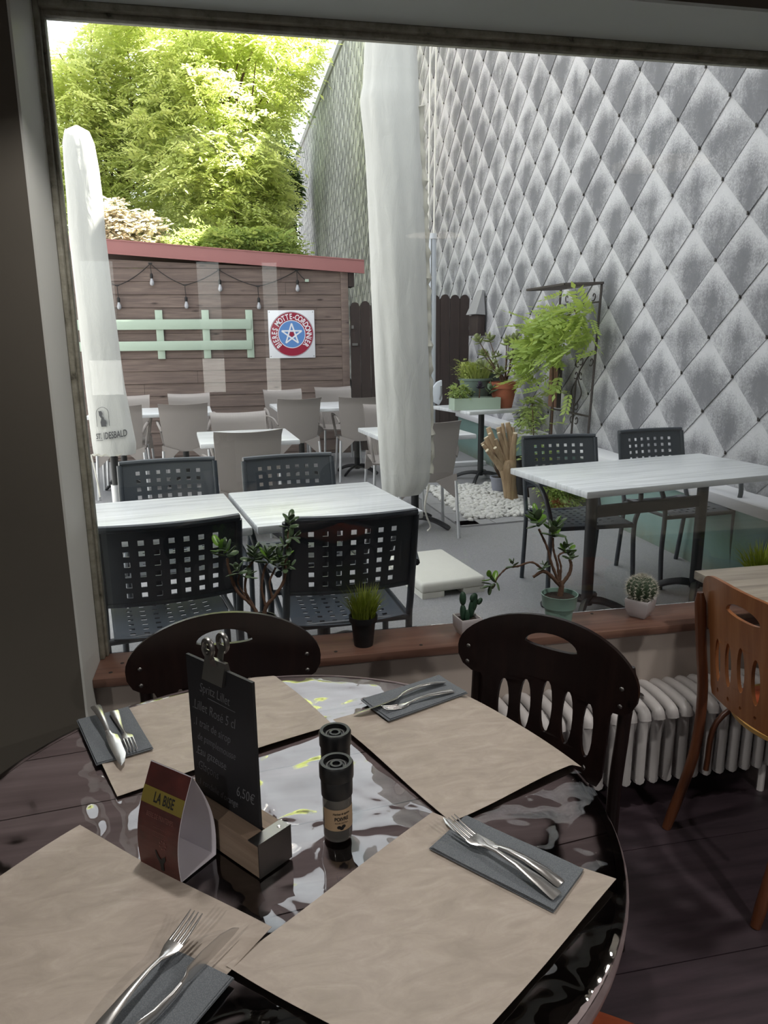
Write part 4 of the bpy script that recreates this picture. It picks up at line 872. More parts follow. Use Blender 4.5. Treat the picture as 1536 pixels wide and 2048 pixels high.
def scroll(cy, cz, s=1, flip=1):
    pts = []
    for i in range(18): a = i/17*3.4*math.pi/2; r_ = .010+.030*i/17; pts.append(T(cy+flip*r_*math.cos(a)*s, cz+r_*math.sin(a)*s))
    MB().tube(pts, .005, 5).build('scroll', 'iron', tl, smooth=60)
for (cy, cz, f) in ((5.98, .72, 1), (6.05, .70, -1), (5.97, .60, -1), (6.06, .60, 1), (6.0, .34, 1), (6.08, .34, -1), (5.98, .22, 1), (6.07, .22, -1), (5.80, .72, 1), (5.86, 1.24, 1), (6.02, 1.25, -1), (6.2, 1.25, 1), (6.36, 1.25, -1)): scroll(cy, cz, 1.0, f)
MB().tube(smooth_path([T(6.02, .34), T(5.93, .45), T(6.02, .58), T(5.93, .70), T(5.80, .80)], 5), .006, 5).build('scroll', 'iron', tl, smooth=60); MB().tube(smooth_path([T(6.02, .34), T(6.12, .45), T(6.02, .58)], 5), .006, 5).build('scroll', 'iron', tl, smooth=60)
wp_ = thing('wood_panel', 'small reddish weathered wooden panel hung low on the trellis', 'panel', (2.90, 6.40, .86)); MB().box((-.012, -.10, 0), (.012, .10, .36)).build('panel', 'panel_brown', wp_, bevel=.003); MB().box((-.02, -.115, 0), (.016, -.10, .37)).build('panel_edge', 'iron', wp_)
ws = thing('wisteria', 'bright green wisteria with long feathered leaves climbing the trellis', 'climbing plant', (2.86, 6.34, .5665))
MB().tube(smooth_path([(0, 0, 0), (-.01, -.03, .35), (.0, .02, .7), (-.02, -.12, 1.0), (-.02, -.35, 1.12)], 6), .010, 8).build('stem', 'stem_brown', ws, smooth=60)
for p in ([(0, .02, .7), (-.1, .2, .85), (-.14, .42, .75)], [(-.02, -.12, 1.0), (-.1, .05, 1.12), (-.15, .25, 1.0)], [(-.02, -.35, 1.12), (-.08, -.5, 1.15), (-.1, -.62, 1.08)]): MB().tube(smooth_path(p, 5), .005, 6).build('shoot', 'stem_brown', ws, smooth=60)
def pinnate(n=11, L=.30, ll=.110, lw=.048):
    mb = MB(); mb.tube([(0, 0, 0), (0, .01, L*.5), (0, .04, L)], .0018, 4)
    for i in range(n):
        t = (i//2+1)/(n//2+1); s = 1 if i % 2 else -1; z = L*t*.95; yy = .04*t*t
        if i == n-1: mb.add([(0, yy, L), (lw/2, yy+.004, L+ll*.4), (0, yy+.02, L+ll), (-lw/2, yy+.004, L+ll*.4)], [(0, 1, 2, 3)]); continue
        dx, dz = .82*s, .57; mb.add([(0, yy, z), (dx*ll*.45+.57*lw*.5*-s*-1, yy+.006, z+dz*ll*.45-.8*lw*.5), (dx*ll, yy+.022, z+dz*ll), (dx*ll*.4-.57*lw*.5*s, yy+.006, z+dz*ll*.4+.8*lw*.5)], [(0, 1, 2, 3)])
    return mb.mesh('leaf', 'leaf_wisteria', smooth=60, recalc=False)
PN = [pinnate(), pinnate(9, .25, .105, .050), pinnate(13, .34, .100, .046)]; rs = random.Random(44)
for (cy, cz, cx, sy, sz, n) in ((-.60, 1.10, -.05, .16, .12, 26), (-.36, 1.06, -.08, .20, .14, 30), (-.10, .98, -.10, .20, .14, 32), (.08, .84, -.12, .18, .16, 34), (.14, .66, -.12, .12, .14, 16), (-.20, .72, -.06, .12, .14, 14), (-.02, .46, -.08, .10, .03, 4), (-.32, .46, -.05, .06, .03, 2), (-.68, .92, -.03, .06, .10, 8)):
    for i in range(n):
        p = (cx+rs.gauss(0, .05), cy+rs.gauss(0, sy*.6), cz+rs.gauss(0, sz*.6)); dv = Vector((-.55+rs.gauss(0, .4), .30+rs.gauss(0, .6), -.45+rs.gauss(0, .45))); link('leaf', rs.choice(PN), ws, p, orient(dv, rs.uniform(-.9, .9)), [rs.uniform(.5, .85)]*3)

wbd = MB().box((-.22, -.05, 0), (.22, .05, .05)).build('white_board', 'ledge_white', None, (2.60, 8.02, G), (0, 0, R(4)), bevel=.004); tag(wbd, 'white painted board lying on the asphalt behind the plant table foot', 'board')
wbx = thing('wall_box', 'small dark box with a grey metal flap on the clad wall beside the gate', 'box', (2.985, 8.85, 1.50)); MB().box((-.06, -.16, 0), (.035, .16, .24)).build('box', 'fence_wood', wbx, bevel=.006); MB().add([(.035, -.17, .24), (.035, .17, .24), (-.09, .19, .25), (-.09, -.19, .25), (.035, -.10, .52), (.035, .10, .52), (.02, .10, .53), (.02, -.10, .53)], [(0, 1, 2, 3), (3, 2, 6, 7), (0, 3, 7, 4), (1, 5, 6, 2), (4, 7, 6, 5), (0, 4, 5, 1)]).build('flap', 'concrete', wbx)
# ------------------------------------------------------------------ indoors: round table
TC = (.037, 1.071); TR_ = .54; TT = .745
rtb = thing('round_table', 'round dark plank table under clear vinyl, filling the foreground', 'table', (TC[0], TC[1], 0))
mb = MB().lathe([(0.0001, .708), (.50, .708), (.530, .712), (.538, .722), (.540, .732), (.536, .7395), (.528, .7415), (0.0001, .7415)], 96); 
planks = [-.54, -.36, -.20, -.02, .15, .33, .54]
# the top is cut from planks lying side by side
MB().lathe([(.0001, .708), (.525, .708), (.525, .730), (.0001, .730)], 96).build('top_core', 'table_wood', rtb)
for i in range(len(planks)-1):
    a, b = planks[i]+.0012, planks[i+1]-.0012; r_ = .524; poly = []
    N = 14
    for k in range(N+1): y = a+(b-a)*k/N; poly.append((math.sqrt(max(0, r_*r_-y*y)), y))
    for k in range(N, -1, -1): y = a+(b-a)*k/N; poly.append((-math.sqrt(max(0, r_*r_-y*y)), y))
    pp = []
    for p in poly:
        if not pp or (abs(p[0]-pp[-1][0])+abs(p[1]-pp[-1][1])) > 1e-4: pp.append(p)
    MB().prism(pp, .730, .7405, f=lambda p, i=i: (p[0]*math.cos(.12)-p[1]*math.sin(.12), p[0]*math.sin(.12)+p[1]*math.cos(.12), p[2])).build('plank', 'table_wood', rtb)
MB().lathe([(.525, .706), (.533, .706), (.541, .716), (.542, .730), (.537, .7395), (.530, .7415), (.525, .7412)], 96, closed=True).build('rim', 'table_wood', rtb, smooth=40)
MB().lathe([(.05, .06), (.045, .3), (.06, .66), (.12, .705)], 20).build('column', 'black_iron', rtb, smooth=50)
MB().lathe([(.27, 0), (.27, .02), (.10, .045), (.05, .07)], 32).build('base', 'black_iron', rtb, smooth=50)
vn = MB(); nr, na = 60, 128; vs = []; fs = []
for i in range(nr+1):
    r_ = .540*i/nr
    for j in range(na):
        a = 2*math.pi*j/na; rr = r_*(1+.004*math.sin(3*a+1)+.002*math.sin(7*a)); e = max(0, (r_-.455)/.085)
        z = .7426+.0022*math.sin(math.pi*min(1, e))**2*(1+.3*math.sin(2*a+.6))+.0006*math.sin(r_*40+2*math.sin(2*a))
        if r_ > .528: z -= (r_-.528)*.35
        vs.append((rr*math.cos(a), rr*math.sin(a), z))
for i in range(nr):
    for j in range(na): j2 = (j+1) % na; fs.append((i*na+j, (i+1)*na+j, (i+1)*na+j2, i*na+j2))
vn.add(vs, fs); vo = vn.build('vinyl_cover', 'clear_vinyl', None, (TC[0], TC[1], 0), smooth=80, recalc=False); tag(vo, 'clear wavy vinyl cover reflecting the window on the round table', 'table cover')
MATZ = TT+.0012
def mat(label, c0, c1, c2, c3, seed, zo=0):
    rs = random.Random(seed); ph = [rs.uniform(0, 6.28) for _ in range(4)]; nu, nv = 36, 28; cen = [sum(c[i] for c in (c0, c1, c2, c3))/4 for i in (0, 1)]
    def f(u, v, wv):
        x = (c0[0]*(1-u)+c1[0]*u)*(1-v)+(c3[0]*(1-u)+c2[0]*u)*v; y = (c0[1]*(1-u)+c1[1]*u)*(1-v)+(c3[1]*(1-u)+c2[1]*u)*v
        z = MATZ+zo+.0010*(1+math.sin(u*7+ph[0]+2*v))*.5+.0008*(1+math.sin(v*9+ph[1]+3*u))*.5; r_ = math.hypot(x-TC[0], y-TC[1])
        ed = max(abs(u-.5), abs(v-.5))*2; z += .003*max(0, (ed-.82)/.18)**2*(1+math.sin(5*(u-v)+ph[2]))
        if r_ > .525:
            d = r_-.525; z -= d*.45+.0; k = (.525+d*.93)/r_; x, y = TC[0]+(x-TC[0])*k, TC[1]+(y-TC[1])*k; z = max(z, .700)
        return (x-cen[0], y-cen[1], z-TT+wv)
    o = MB().panel([i/(nu-1) for i in range(nu)], [i/(nv-1) for i in range(nv)], lambda i, j: False, f, .0005).build('paper_placemat', 'kraft_paper', None, (cen[0], cen[1], TT), smooth=60)
    return tag(o, label, 'placemat', 'brown paper placemats')
mat('brown paper placemat at the far left of the round table', (-.223, 1.187), (.166, 1.338), (.060, 1.612), (-.329, 1.461), 1)
mat('brown paper placemat at the far right of the round table by the dark chair', (.589, 1.112), (.308, .998), (.168, 1.357), (.449, 1.471), 2, .0006)
mat('brown paper placemat nearest the camera on the left', (-.269, 1.112), (.016, .835), (-.192, .619), (-.477, .896), 4)
mat('brown paper placemat nearest the camera on the right', (.283, 1.02), (.495, .818), (.169, .586), (-.043, .788), 3, .0022)
NZ = {}
def napkin(label, c0, c1, c2, c3, z, seed):
    cen = [sum(c[i] for c in (c0, c1, c2, c3))/4 for i in (0, 1)]; t = thing('folded_napkin', label, 'napkin', (cen[0], cen[1], z), 0, 'dark grey folded napkins'); rs = random.Random(seed)
    for k in range(3):
        s = 1-.012*k; dx, dy = rs.uniform(-.002, .002), rs.uniform(-.002, .002); nu = 12
        def f(u, v, wv, k=k):
            x = (c0[0]*(1-u)+c1[0]*u)*(1-v)+(c3[0]*(1-u)+c2[0]*u)*v-cen[0]; y = (c0[1]*(1-u)+c1[1]*u)*(1-v)+(c3[1]*(1-u)+c2[1]*u)*v-cen[1]
            return (x*s+dx, y*s+dy, .0009+.0016*k+.0007*math.sin(u*6+seed)*k/2+.0005*math.sin(v*5+k)*k/2+wv)
        MB().panel([i/(nu-1) for i in range(nu)], [i/7 for i in range(8)], lambda i, j: False, f, .0011).build('fold', 'napkin_grey', t, smooth=60)
    return t
napkin('grey folded napkin at the far left placemat', (-.337, 1.467), (-.271, 1.287), (-.176, 1.322), (-.242, 1.502), TT+.0045, 1)
napkin('grey folded napkin at the far right placemat', (.237, 1.424), (.276, 1.325), (.466, 1.405), (.430, 1.500), TT+.0050, 2)
napkin('grey folded napkin on the near right placemat', (.257, .940), (.385, .781), (.461, .846), (.333, 1.003), TT+.0060, 3)
napkin('grey folded napkin at the bottom edge of the picture', (-.032, .768), (-.109, .830), (-.235, .675), (-.158, .612), TT+.0045, 4)
# cutlery: x along the length, handle end at 0
def ribbon(mb, st):
    """stations (x, half width, z centre, half thickness, y shift)"""
    vs = []; fs = []; n = 8
    for (x, w_, z, h, ys) in st:
        for j in range(n): a = 2*math.pi*j/n; vs.append((x, ys+w_*math.copysign(abs(math.cos(a))**.7, math.cos(a)), z+h*math.copysign(abs(math.sin(a))**.9, math.sin(a))))
    k = len(st)
    for i in range(k-1):
        for j in range(n): j2 = (j+1) % n; fs.append((i*n+j, i*n+j2, i*n+n+j2, i*n+n+j))
    fs += [tuple(range(n-1, -1, -1)), tuple((k-1)*n+j for j in range(n))]; mb.add(vs, fs); return mb
def fork_parts(t):
    st = [(0, .0095, .004, .0012, 0), (.004, .0105, .0042, .0014, 0), (.03, .0092, .008, .0015, 0), (.07, .0058, .0105, .0020, 0), (.105, .0034, .0085, .0024, 0), (.125, .0036, .0050, .0022, 0), (.136, .0085, .0030, .0013, 0), (.146, .0120, .0024, .0010, 0), (.156, .0124, .0030, .0010, 0)]
    ribbon(MB(), st).build('handle', 'steel', t, smooth=60)
    for k in range(4):
        y = -.0096+k*.0064; ribbon(MB(), [(.154, .0026, .0030, .0010, y), (.170, .0021, .0048, .0010, y), (.188, .0018, .0085, .0009, y), (.199, .0008, .0118, .0006, y)]).build('tine', 'steel', t, smooth=60)
def knife_parts(t):
    st = [(0, .0088, .003, .0020, 0), (.004, .0098, .0035, .0028, 0), (.03, .0090, .0090, .0034, 0), (.06, .0066, .0110, .0036, 0), (.09, .0050, .0095, .0034, 0), (.107, .0048, .0065, .0026, 0)]
    ribbon(MB(), st).build('handle', 'steel', t, smooth=60)
    ribbon(MB(), [(.105, .0048, .0066, .0020, 0), (.116, .0056, .0052, .0012, .001), (.122, .0100, .0045, .0010, .0035), (.150, .0112, .0032, .0008, .004), (.185, .0098, .0024, .0007, .0035), (.207, .0058, .0020, .0006, .001), (.218, .0008, .0018, .0004, -.002)]).build('blade', 'steel', t, smooth=60)
def cutlery(kind, label, p0, p1, z, roll=0, pitch=0, length=None):
    """p0 handle end, p1 tip on the table plane"""
    a = math.atan2(p1[1]-p0[1], p1[0]-p0[0]); t = thing(kind, label, kind.split('_')[-1], (p0[0], p0[1], z), 0, 'steel cutlery on the round table'); t.rotation_euler = (Matrix.Rotation(a, 3, 'Z') @ Matrix.Rotation(-pitch, 3, 'Y') @ Matrix.Rotation(roll, 3, 'X')).to_euler()
    (fork_parts if 'fork' in kind else knife_parts)(t); s = (length or (.20 if 'fork' in kind else .215))/(.199 if 'fork' in kind else .218); t.scale = (s, s, s); return t
NTOP = TT+.0115
cutlery('table_fork', 'steel fork on the napkin of the near right placemat', (.398, .800), (.290, .985), NTOP-.0010, 0, R(3)); cutlery('table_knife', 'steel knife under the fork on the near right placemat', (.415, .823), (.292, 1.005), NTOP-.0030)
cutlery('table_knife', 'steel knife on the far left napkin with its blade towards the camera', (-.302, 1.480), (-.222, 1.262), NTOP+.0135, 0, R(-3.5), .228); cutlery('table_fork', 'steel fork on the far left napkin beside the knife', (-.266, 1.472), (-.212, 1.312), NTOP+.0090, math.pi, R(2), .172)
cutlery('table_knife', 'steel knife on the far right napkin beyond the pepper mill', (.428, 1.455), (.212, 1.362), NTOP-.0025, R(25), 0, .235); cutlery('table_fork', 'steel fork on the far right napkin in front of the knife', (.435, 1.413), (.272, 1.360), NTOP-.0020, 0, 0, .172)
cutlery('table_fork', 'steel fork leaning over the napkin at the bottom edge', (-.190, .700), (-.090, .836), NTOP-.0010, 0, R(4), .19); cutlery('table_knife', 'steel knife resting on its edge at the bottom edge', (-.165, .690), (-.046, .815), NTOP+.0060, R(80), 0, .20)
# ------------------------------------------------------------------ table top items
AX = Vector((-.612, .791, 0)); BX = Vector((.791, .612, 0))
mh = thing('chalk_menu_board', 'small chalkboard menu with a bulldog clip held in a wooden block', 'menu board', (-.040, 1.045, TT+.0005), math.atan2(AX.y, AX.x))
# local x along the board (towards far left), local y across
blk = MB(); L0, L1 = -.112, .10
blk.box((L0, -.030, 0), (L1, -.003, .052)); blk.box((L0, .003, 0), (L1, .030, .052)); blk.box((L0, -.003, 0), (L1, .003, .020)); blk.build('block', 'block_wood', mh)
mb = MB().box((L0-.0015, -.031, .0), (L0, .031, .056)); mb.box((L0-.0015, -.031, .052), (L0+.022, .031, .0535)); mb.build('metal_strap', 'dull_steel', mh); MB().lathe([(.003, 0), (.002, .0015)], 8).build('rivet', 'steel', mh, (L0+.010, -.018, .0535))
lg = MB(); lg.lathe([(.013, 0), (.013, .0008)], 20); lg.build('printed_emblem', 'print_cream', mh, (-.055, -.0302, .030), (R(90), 0, 0), smooth=40)
MB().add(*curve_mesh([[(0, -.009), (.005, -.003), (.004, .004), (0, .010), (-.004, .004), (-.005, -.003)]], .0004)).build('printed_leaf', 'block_wood', mh, (-.055, -.0314, .030), (R(90), 0, 0))
BW0, BW1, BZ0, BZ1 = -.083, .074, .0202, .285
bd = MB().box((BW0, -.0024, BZ0), (BW1, .0024, BZ1)).build('chalkboard', 'chalkboard', mh)
ch = MB()
def chalk(txt, x, z, s, sh=.25): 
    vs, fs = text_geo(txt, s, .0001, 'LEFT', -.0002, shear=sh, sx=.72); 
    # the board faces the camera side (local -y... reading direction runs towards -x)
    ch.add([(-(x+px_)+BW1, .0026+pz_, z+py_+.0012*math.sin(px_*60)) for px_, py_, pz_ in vs], [f[::-1] for f in fs])
BF = True
for (txt, x, z, s) in (('Spritz Lillet', .030, .232, .022), ('.Lillet Rosé 5 cl', .008, .198, .0235), ('.1 trait de sirop', .008, .170, .020), ('  de pamplemousse', .008, .146, .018), ('.Eau gazeuse', .008, .120, .021), ('.Glaçons', .008, .094, .022), ('6,50€', .105, .086, .025), ('.1 rondelle d\'orange', .008, .066, .017)): chalk(txt, x, z, s)
ch.add([(-.05+BW1-.0, .0027, .226), (-.115+BW1, .0027, .225), (-.115+BW1, .0027, .2262), (-.05+BW1, .0027, .2275)], [(0, 1, 2, 3)])
cho = ch.build('chalk_writing', 'chalk', bd, recalc=False)
cl = MB().prism([(-.011, .262), (-.003, .296), (.003, .296), (.011, .262), (.006, .262), (0, .285), (-.006, .262)], -.024, .024, f=lambda p: (p[2], p[0], p[1])).build('clip', 'dull_steel', mh)
for s in (-1, 1):
    pts = [(0.0+.010*math.cos(a), s*(.010+.003), .318+.013*math.sin(a)) for a in [2*math.pi*i/16 for i in range(17)]]; MB().tube(pts, .0042, 6, cap=False).build('clip_ring', 'dull_steel', cl, smooth=60)
    MB().prism([(-.008, 0), (.008, 0), (.005, .03), (-.005, .03)], -.0008, .0008, f=lambda p, s=s: (p[0], s*(.004+.3*p[1]*.9)+p[2], .285+p[1])).build('clip_lever', 'dull_steel', cl)
# tent card
A_, B_, C_ = Vector((-.166, 1.011, 0)), Vector((-.105, .953, 0)), Vector((-.047, .990, 0)); wd_ = (B_-A_).length; dp_ = (C_-B_).length
tc_ = thing('tent_card', 'red drinks tent card with a yellow LA BISE band and white inside', 'card', (B_.x, B_.y, TT+.0012), math.atan2(B_.y-A_.y, B_.x-A_.x))
# local x: A->B (width, B at 0), local y: depth towards C
HT = .150
def side(s, v):   # s: 0 front (y=0) .. 1 back (y=dp); returns y for height fraction v, bulging
    half = dp_/2; e = half*(1-v)+.016*math.sin(math.pi*min(1, v*1.0))*(1-.2*v); return half-e if s == 0 else half+e
def cardface(s, th=.0006):
    mb = MB()
    def f(u, v, wv): return (-wd_+wd_*u, side(s, v)+wv, HT*v)
    return mb.panel([0, .5, 1], [i/14 for i in range(15)], lambda i, j: False, f, th)
MB2 = cardface(0); fo = MB2.build('front_panel', 'card_white', tc_, smooth=60); cardface(1).build('back_panel', 'card_white', tc_, smooth=60); MB().box((-wd_, 0, 0), (0, dp_, .0006)).build('base_panel', 'card_white', tc_)
def printed(geo, mat_, nm, off): 
    vs, fs = geo; MB().add([(x, side(0, max(0, min(1, z/HT)))-off, z) for x, z, _ in vs], fs).build(nm, mat_, fo, recalc=False)
def gridrect(x0, x1, z0, z1, n=10): return ([(x0+(x1-x0)*i, z0+(z1-z0)*j/n, 0) for j in range(n+1) for i in (0, 1)], [(2*j, 2*j+1, 2*j+3, 2*j+2) for j in range(n)])
printed(gridrect(-wd_+.0005, -.0005, .001, HT-.001, 16), 'card_red', 'red_print', .0006); printed(gridrect(-wd_+.0005, -.0005, .098, .120, 6), 'card_yellow', 'yellow_band', .0010)
def ptext(txt, x, z, s, mat_, nm, off=.0014, sx=.7, bold=0): vs, fs = text_geo(txt, s, 0, 'CENTER', bold, sx=sx); printed(([(x+a, z+b, 0) for a, b, c in vs], fs), mat_, nm, off)
ptext('LA BISE', -wd_*.46, .1035, .0185, 'print_black', 'title', bold=.0004); ptext('BIERE DE PRINTEMPS', -wd_*.48, .083, .0095, 'print_pink', 'subtitle', sx=.62)
for i, z in enumerate((.070, .064, .058)): ptext('- - - - - - - -', -wd_*.45, z, .008, 'print_pink', 'small_print')
figr = [(-.003, 0), (-.0025, .010), (-.007, .018), (-.010, .027), (-.008, .028), (-.003, .020), (0, .017), (.003, .020), (.008, .024), (.0085, .018), (.004, .012), (.003, 0)]
printed((lambda g: ([(-wd_*.42+a*1.15, .006+b*1.15, 0) for a, b, c in g[0]], g[1]))(curve_mesh([figr])), 'print_black', 'figure', .0014)
for i in range(7): printed((lambda g: ([(-wd_*.36+.006*math.cos(i*.9)+a, .050+.006*math.sin(i*.9)+b, 0) for a, b, c in g[0]], g[1]))(curve_mesh([ellipse(0, 0, .0012, .0012, 8)])), 'print_pink', 'dot', .0014)
# pepper and salt mills
def mill(label, x, y, fill, text):
    t = thing('spice_mill', label, 'mill', (x, y, TT+.0045), R(8), 'spice mills with black caps')
    MB().lathe([(.0215, 0), (.0225, .004), (.0225, .066), (.0195, .076), (.0185, .076), (.0205, .064), (.0205, .004)], 28, closed=True).build('jar', 'jar_glass', t, smooth=40)
    MB().lathe([(.0200, .004), (.0200, .050), (.010, .056)], 24).build('contents', fill, t, smooth=40)
    cp_ = MB().lathe([(.0215, .070), (.0240, .072), (.0245, .098), (.0236, .100), (.0262, .101), (.0264, .122), (.0245, .1255), (.0195, .1255), (.0185, .118), (.010, .117), (.0095, .1215), (.006, .1215), (.0055, .117), (.0001, .117)], 36).build('cap', 'black_plastic', t, smooth=35)
    MB().tube([(.0145*math.cos(a), .0145*math.sin(a), .1185) for a in [2*math.pi*i/20 for i in range(21)]], .0012, 5, cap=False).build('grinder_ring', 'pot_grey', cp_)
    vs = []; fs = []; n = 20
    for i in range(n+1):
        a = -math.pi*.5-1.35+2.7*i/n; vs += [(.0229*math.cos(a), .0229*math.sin(a), .020), (.0229*math.cos(a), .0229*math.sin(a), .056)]
    fs = [(2*i, 2*i+2, 2*i+3, 2*i+1) for i in range(n)]; lb = MB().add(vs, fs).build('label', 'label_cream', t, recalc=False, smooth=60)
    def wrap(geo, z, x0=0): 
        q, f_ = geo; return [(.0232*math.sin((x0+a)/.0232), -.0232*math.cos((x0+a)/.0232), z+b) for a, b, c in q], f_
    if not text: return t
    mb = MB(); mb.add(*wrap(text_geo(text, .0085, 0, 'CENTER', .0003, sx=.8), .0375)); mb.add(*wrap(text_geo('NOIR EXTRA', .0045, 0, 'CENTER', sx=.8), .0320)); mb.add(*wrap(text_geo('Herbes & épices', .0052, 0, 'CENTER', .0001, shear=.2, sx=.8), .0475))
    for dx, dz in ((-.004, .0265), (.003, .0275), (0, .0245)): mb.add(*wrap(curve_mesh([ellipse(dx, 0, .0034, .0030, 12)]), dz))
    mb.build('label_print', 'print_black', lb, recalc=False); return t
mill('pepper mill with black cap and POIVRE label, the nearer one', .128, 1.008, 'pepper', 'POIVRE'); mill('second mill with black cap standing behind the POIVRE mill', .139, 1.100, 'salt', None)
# ------------------------------------------------------------------ bistro chairs
def bistro(label, loc, rotz, wood_, rimw, cushion, post=None, group=None, dome=1.0):
    t = thing('bistro_chair', label, 'chair', (loc[0], loc[1], 0), rotz, group); post = post or wood_
    out = []
    for i in range(25): a = math.pi*(1-i/24); out.append((.232*math.copysign(abs(math.cos(a))**dome, math.cos(a)), .735+.108*max(0, math.sin(a))**dome))
    out += [(.230, .712), (.218, .688), (.196, .672), (.172, .668), (.166, .655), (.160, .50), (.150, .478), (-.150, .478), (-.160, .50), (-.166, .655), (-.172, .668), (-.196, .672), (-.218, .688), (-.230, .712)]
    holes = [[(x, z) for x, z in ([(.068*math.cos(a), .772+.030*math.sin(a)) for a in [math.pi*i/14 for i in range(15)]] + [(-.068*math.cos(a)*.95, .772-.008*math.sin(a)) for a in [math.pi*i/10 for i in range(1, 10)]])]]
    for k in range(5): holes.append(ellipse(-.112+k*.056, .600+.010*(2-abs(k-2)), .0155, .066, 18))
    for k in range(5): holes.append(ellipse(-.112+k*.056, .508, .0055, .007, 8))
    vs, fs = curve_mesh([out]+holes, .0055)
    bm = bmesh.new(); bv = [bm.verts.new(v) for v in vs]; bm.verts.index_update()
    for f in fs:
        try: bm.faces.new([bv[i] for i in f])
        except ValueError: pass
    bmesh.ops.remove_doubles(bm, verts=bm.verts, dist=1e-5)
    for i in range(-5, 6): bmesh.ops.bisect_plane(bm, geom=bm.verts[:]+bm.edges[:]+bm.faces[:], plane_co=(i*.04+.001, 0, 0), plane_no=(1, 0, 0))
    for v in bm.verts:
        x, z, th = v.co; v.co = (x, -.185-.045*(1-(x/.232)**2)-.10*(z-.62)+th, z)
    bmesh.ops.recalc_face_normals(bm, faces=bm.faces); me = bpy.data.meshes.new('back_panel'); bm.to_mesh(me); bm.free(); me.materials.append(M[wood_]); me.polygons.foreach_set('use_smooth', [True]*len(me.polygons)); me.set_sharp_from_angle(angle=R(35))
    bp2 = link('back_panel', me, t)
    for s in (-1, 1):
        MB().tube(smooth_path([(s*.205, -.275, 0), (s*.190, -.215, .25), (s*.188, -.205, .45), (s*.192, -.223, .62), (s*.196, -.238, .775)], 5), [.013]+[.0155]*16+[.0165]*3+[.009], 10).build('rear_leg', post, t, smooth=50)
        MB().tube(smooth_path([(s*.205, .205, 0), (s*.180, .165, .25), (s*.165, .140, .445)], 5), [.012]+[.0145]*10, 10).build('front_leg', post, t, smooth=50)
        for z in (.702, .742): MB().ell((s*.197, -.176-.10*(z-.62)+.004, z), (.0055, .003, .0055), 8, 5).build('bolt', 'dull_steel', bp2, smooth=60)
        MB().tube(smooth_path([(s*.186, -.17, .20), (s*.184, -.15, .36), (s*.178, -.02, .425), (s*.170, .11, .36), (s*.178, .15, .20)], 5), .0085, 8).build('arched_brace', post, t, smooth=50)
    MB().lathe([(.0001, .440), (.196, .440), (.205, .447), (.205, .458), (.196, .464), (.186, .464), (.180, .459), (.0001, .457)], 48, sy=.98).build('seat_rim', rimw, t, smooth=40)
    MB().lathe([(.0001, .4592), (.183, .4592), (.183, .4622), (.0001, .4615)], 40).build('seat', wood_, t, smooth=40)
    if cushion:
        rs = random.Random(int(loc[0]*1000))
        mb = MB(); nu = 26
        def f(u, v, wv):
            k = max(abs(u), abs(v)); edge = (1-k**4); z = .4665+(.018*edge*(1+.18*math.sin(u*7+v*3)+.12*math.sin(v*9-u*2)))*(1 if wv > 0 else 0)+(.0015 if wv > 0 else 0)+(.010*edge if wv > 0 else 0)
            return (u*.178*(1-.06*v*v), v*.172*(1-.06*u*u)+.0, z)
        mb.panel([-1+2*i/(nu-1) for i in range(nu)], [-1+2*i/(nu-1) for i in range(nu)], lambda i, j: False, f, .002); mb.build('cushion', 'orange_cloth', t, smooth=70)
    return t
GB = 'dark bistro chairs at the round table'
bistro('dark brown bistro chair behind the round table, straight ahead beside the menu board', (-.045, 1.525), math.pi, 'dark_chair', 'dark_chair', False, None, GB)
bistro('dark brown bistro chair turned at the right of the round table, before the radiator', (.540, 1.400), R(130), 'dark_chair', 'dark_chair', False, None, GB)
bistro('dark bistro chair with orange cushion mostly out of view at the bottom right', (.50, .655), R(48), 'dark_chair', 'dark_chair', True, None, GB)
bistro('light orange-brown bistro chair with orange cushion at the right edge', (1.535, 1.615), R(-90), 'orange_wood', 'seat_rim_wood', True, 'orange_wood_dark', None, .55)
# wooden table at the right edge
wt2 = thing('wooden_table', 'pale streaked wooden table top behind the orange-brown chair', 'table', (1.87, 1.72, 0))
MB().box((-.42, -.34, .722), (.42, .345, .75)).build('tabletop', 'grey_table_wood', wt2, bevel=.002)
MB().tube([(0.1, 0, .04), (0.1, 0, .72)], .032, 14).build('column', 'black_iron', wt2, smooth=40)
for k in range(4):
    a = math.pi/4+k*math.pi/2; MB().tube([(.1+math.cos(a)*d*.3, math.sin(a)*d*.3, z) for d, z in ((0, .06), (.5, .05), (1, .018))], .02, 8).build('base_arm', 'black_iron', wt2, smooth=40)
# radiator
rd = thing('radiator', 'white cast iron column radiator under the window sill', 'radiator', (1.15, 2.02, 0))
sec = MB()
def loopsec(yc, w_):   # one flat column section, oval tubes front and back joined top and bottom
    sec.tube(smooth_path([(0, -.085, .10), (0, -.088, .20), (0, -.085, .325)], 4), .0165, 8)
for yy in (-.085, -.028, .028, .085): sec.tube([(0, yy, .095), (0, yy, .335)], .0170, 8)
sec.tube(smooth_path([(0, -.100, .318), (0, -.085, .342), (0, 0, .350), (0, .085, .342), (0, .100, .318)], 4), .0185, 8); sec.tube([(0, -.095, .105), (0, 0, .095), (0, .095, .105)], .0165, 8)
sm_ = sec.mesh('section', 'radiator_white', smooth=60)
for i in range(25): link('section', sm_, rd, (-.55+i*.0480, 0, 0))
for z in (.12, .325): MB().tube([(-.56, 0, z), (.61, 0, z)], .013, 8).build('header_pipe', 'radiator_white', rd)
for x in (-.52, -.0, .53):
    for y in (-.085, .085): MB().tube([(x, y, 0), (x, y, .10)], .012, 8).build('foot', 'radiator_white', rd)
MB().ell((.10, -.02, .3665), (.008, .014, .001), 8, 4).build('paint_chip', 'chip_dark', rd)
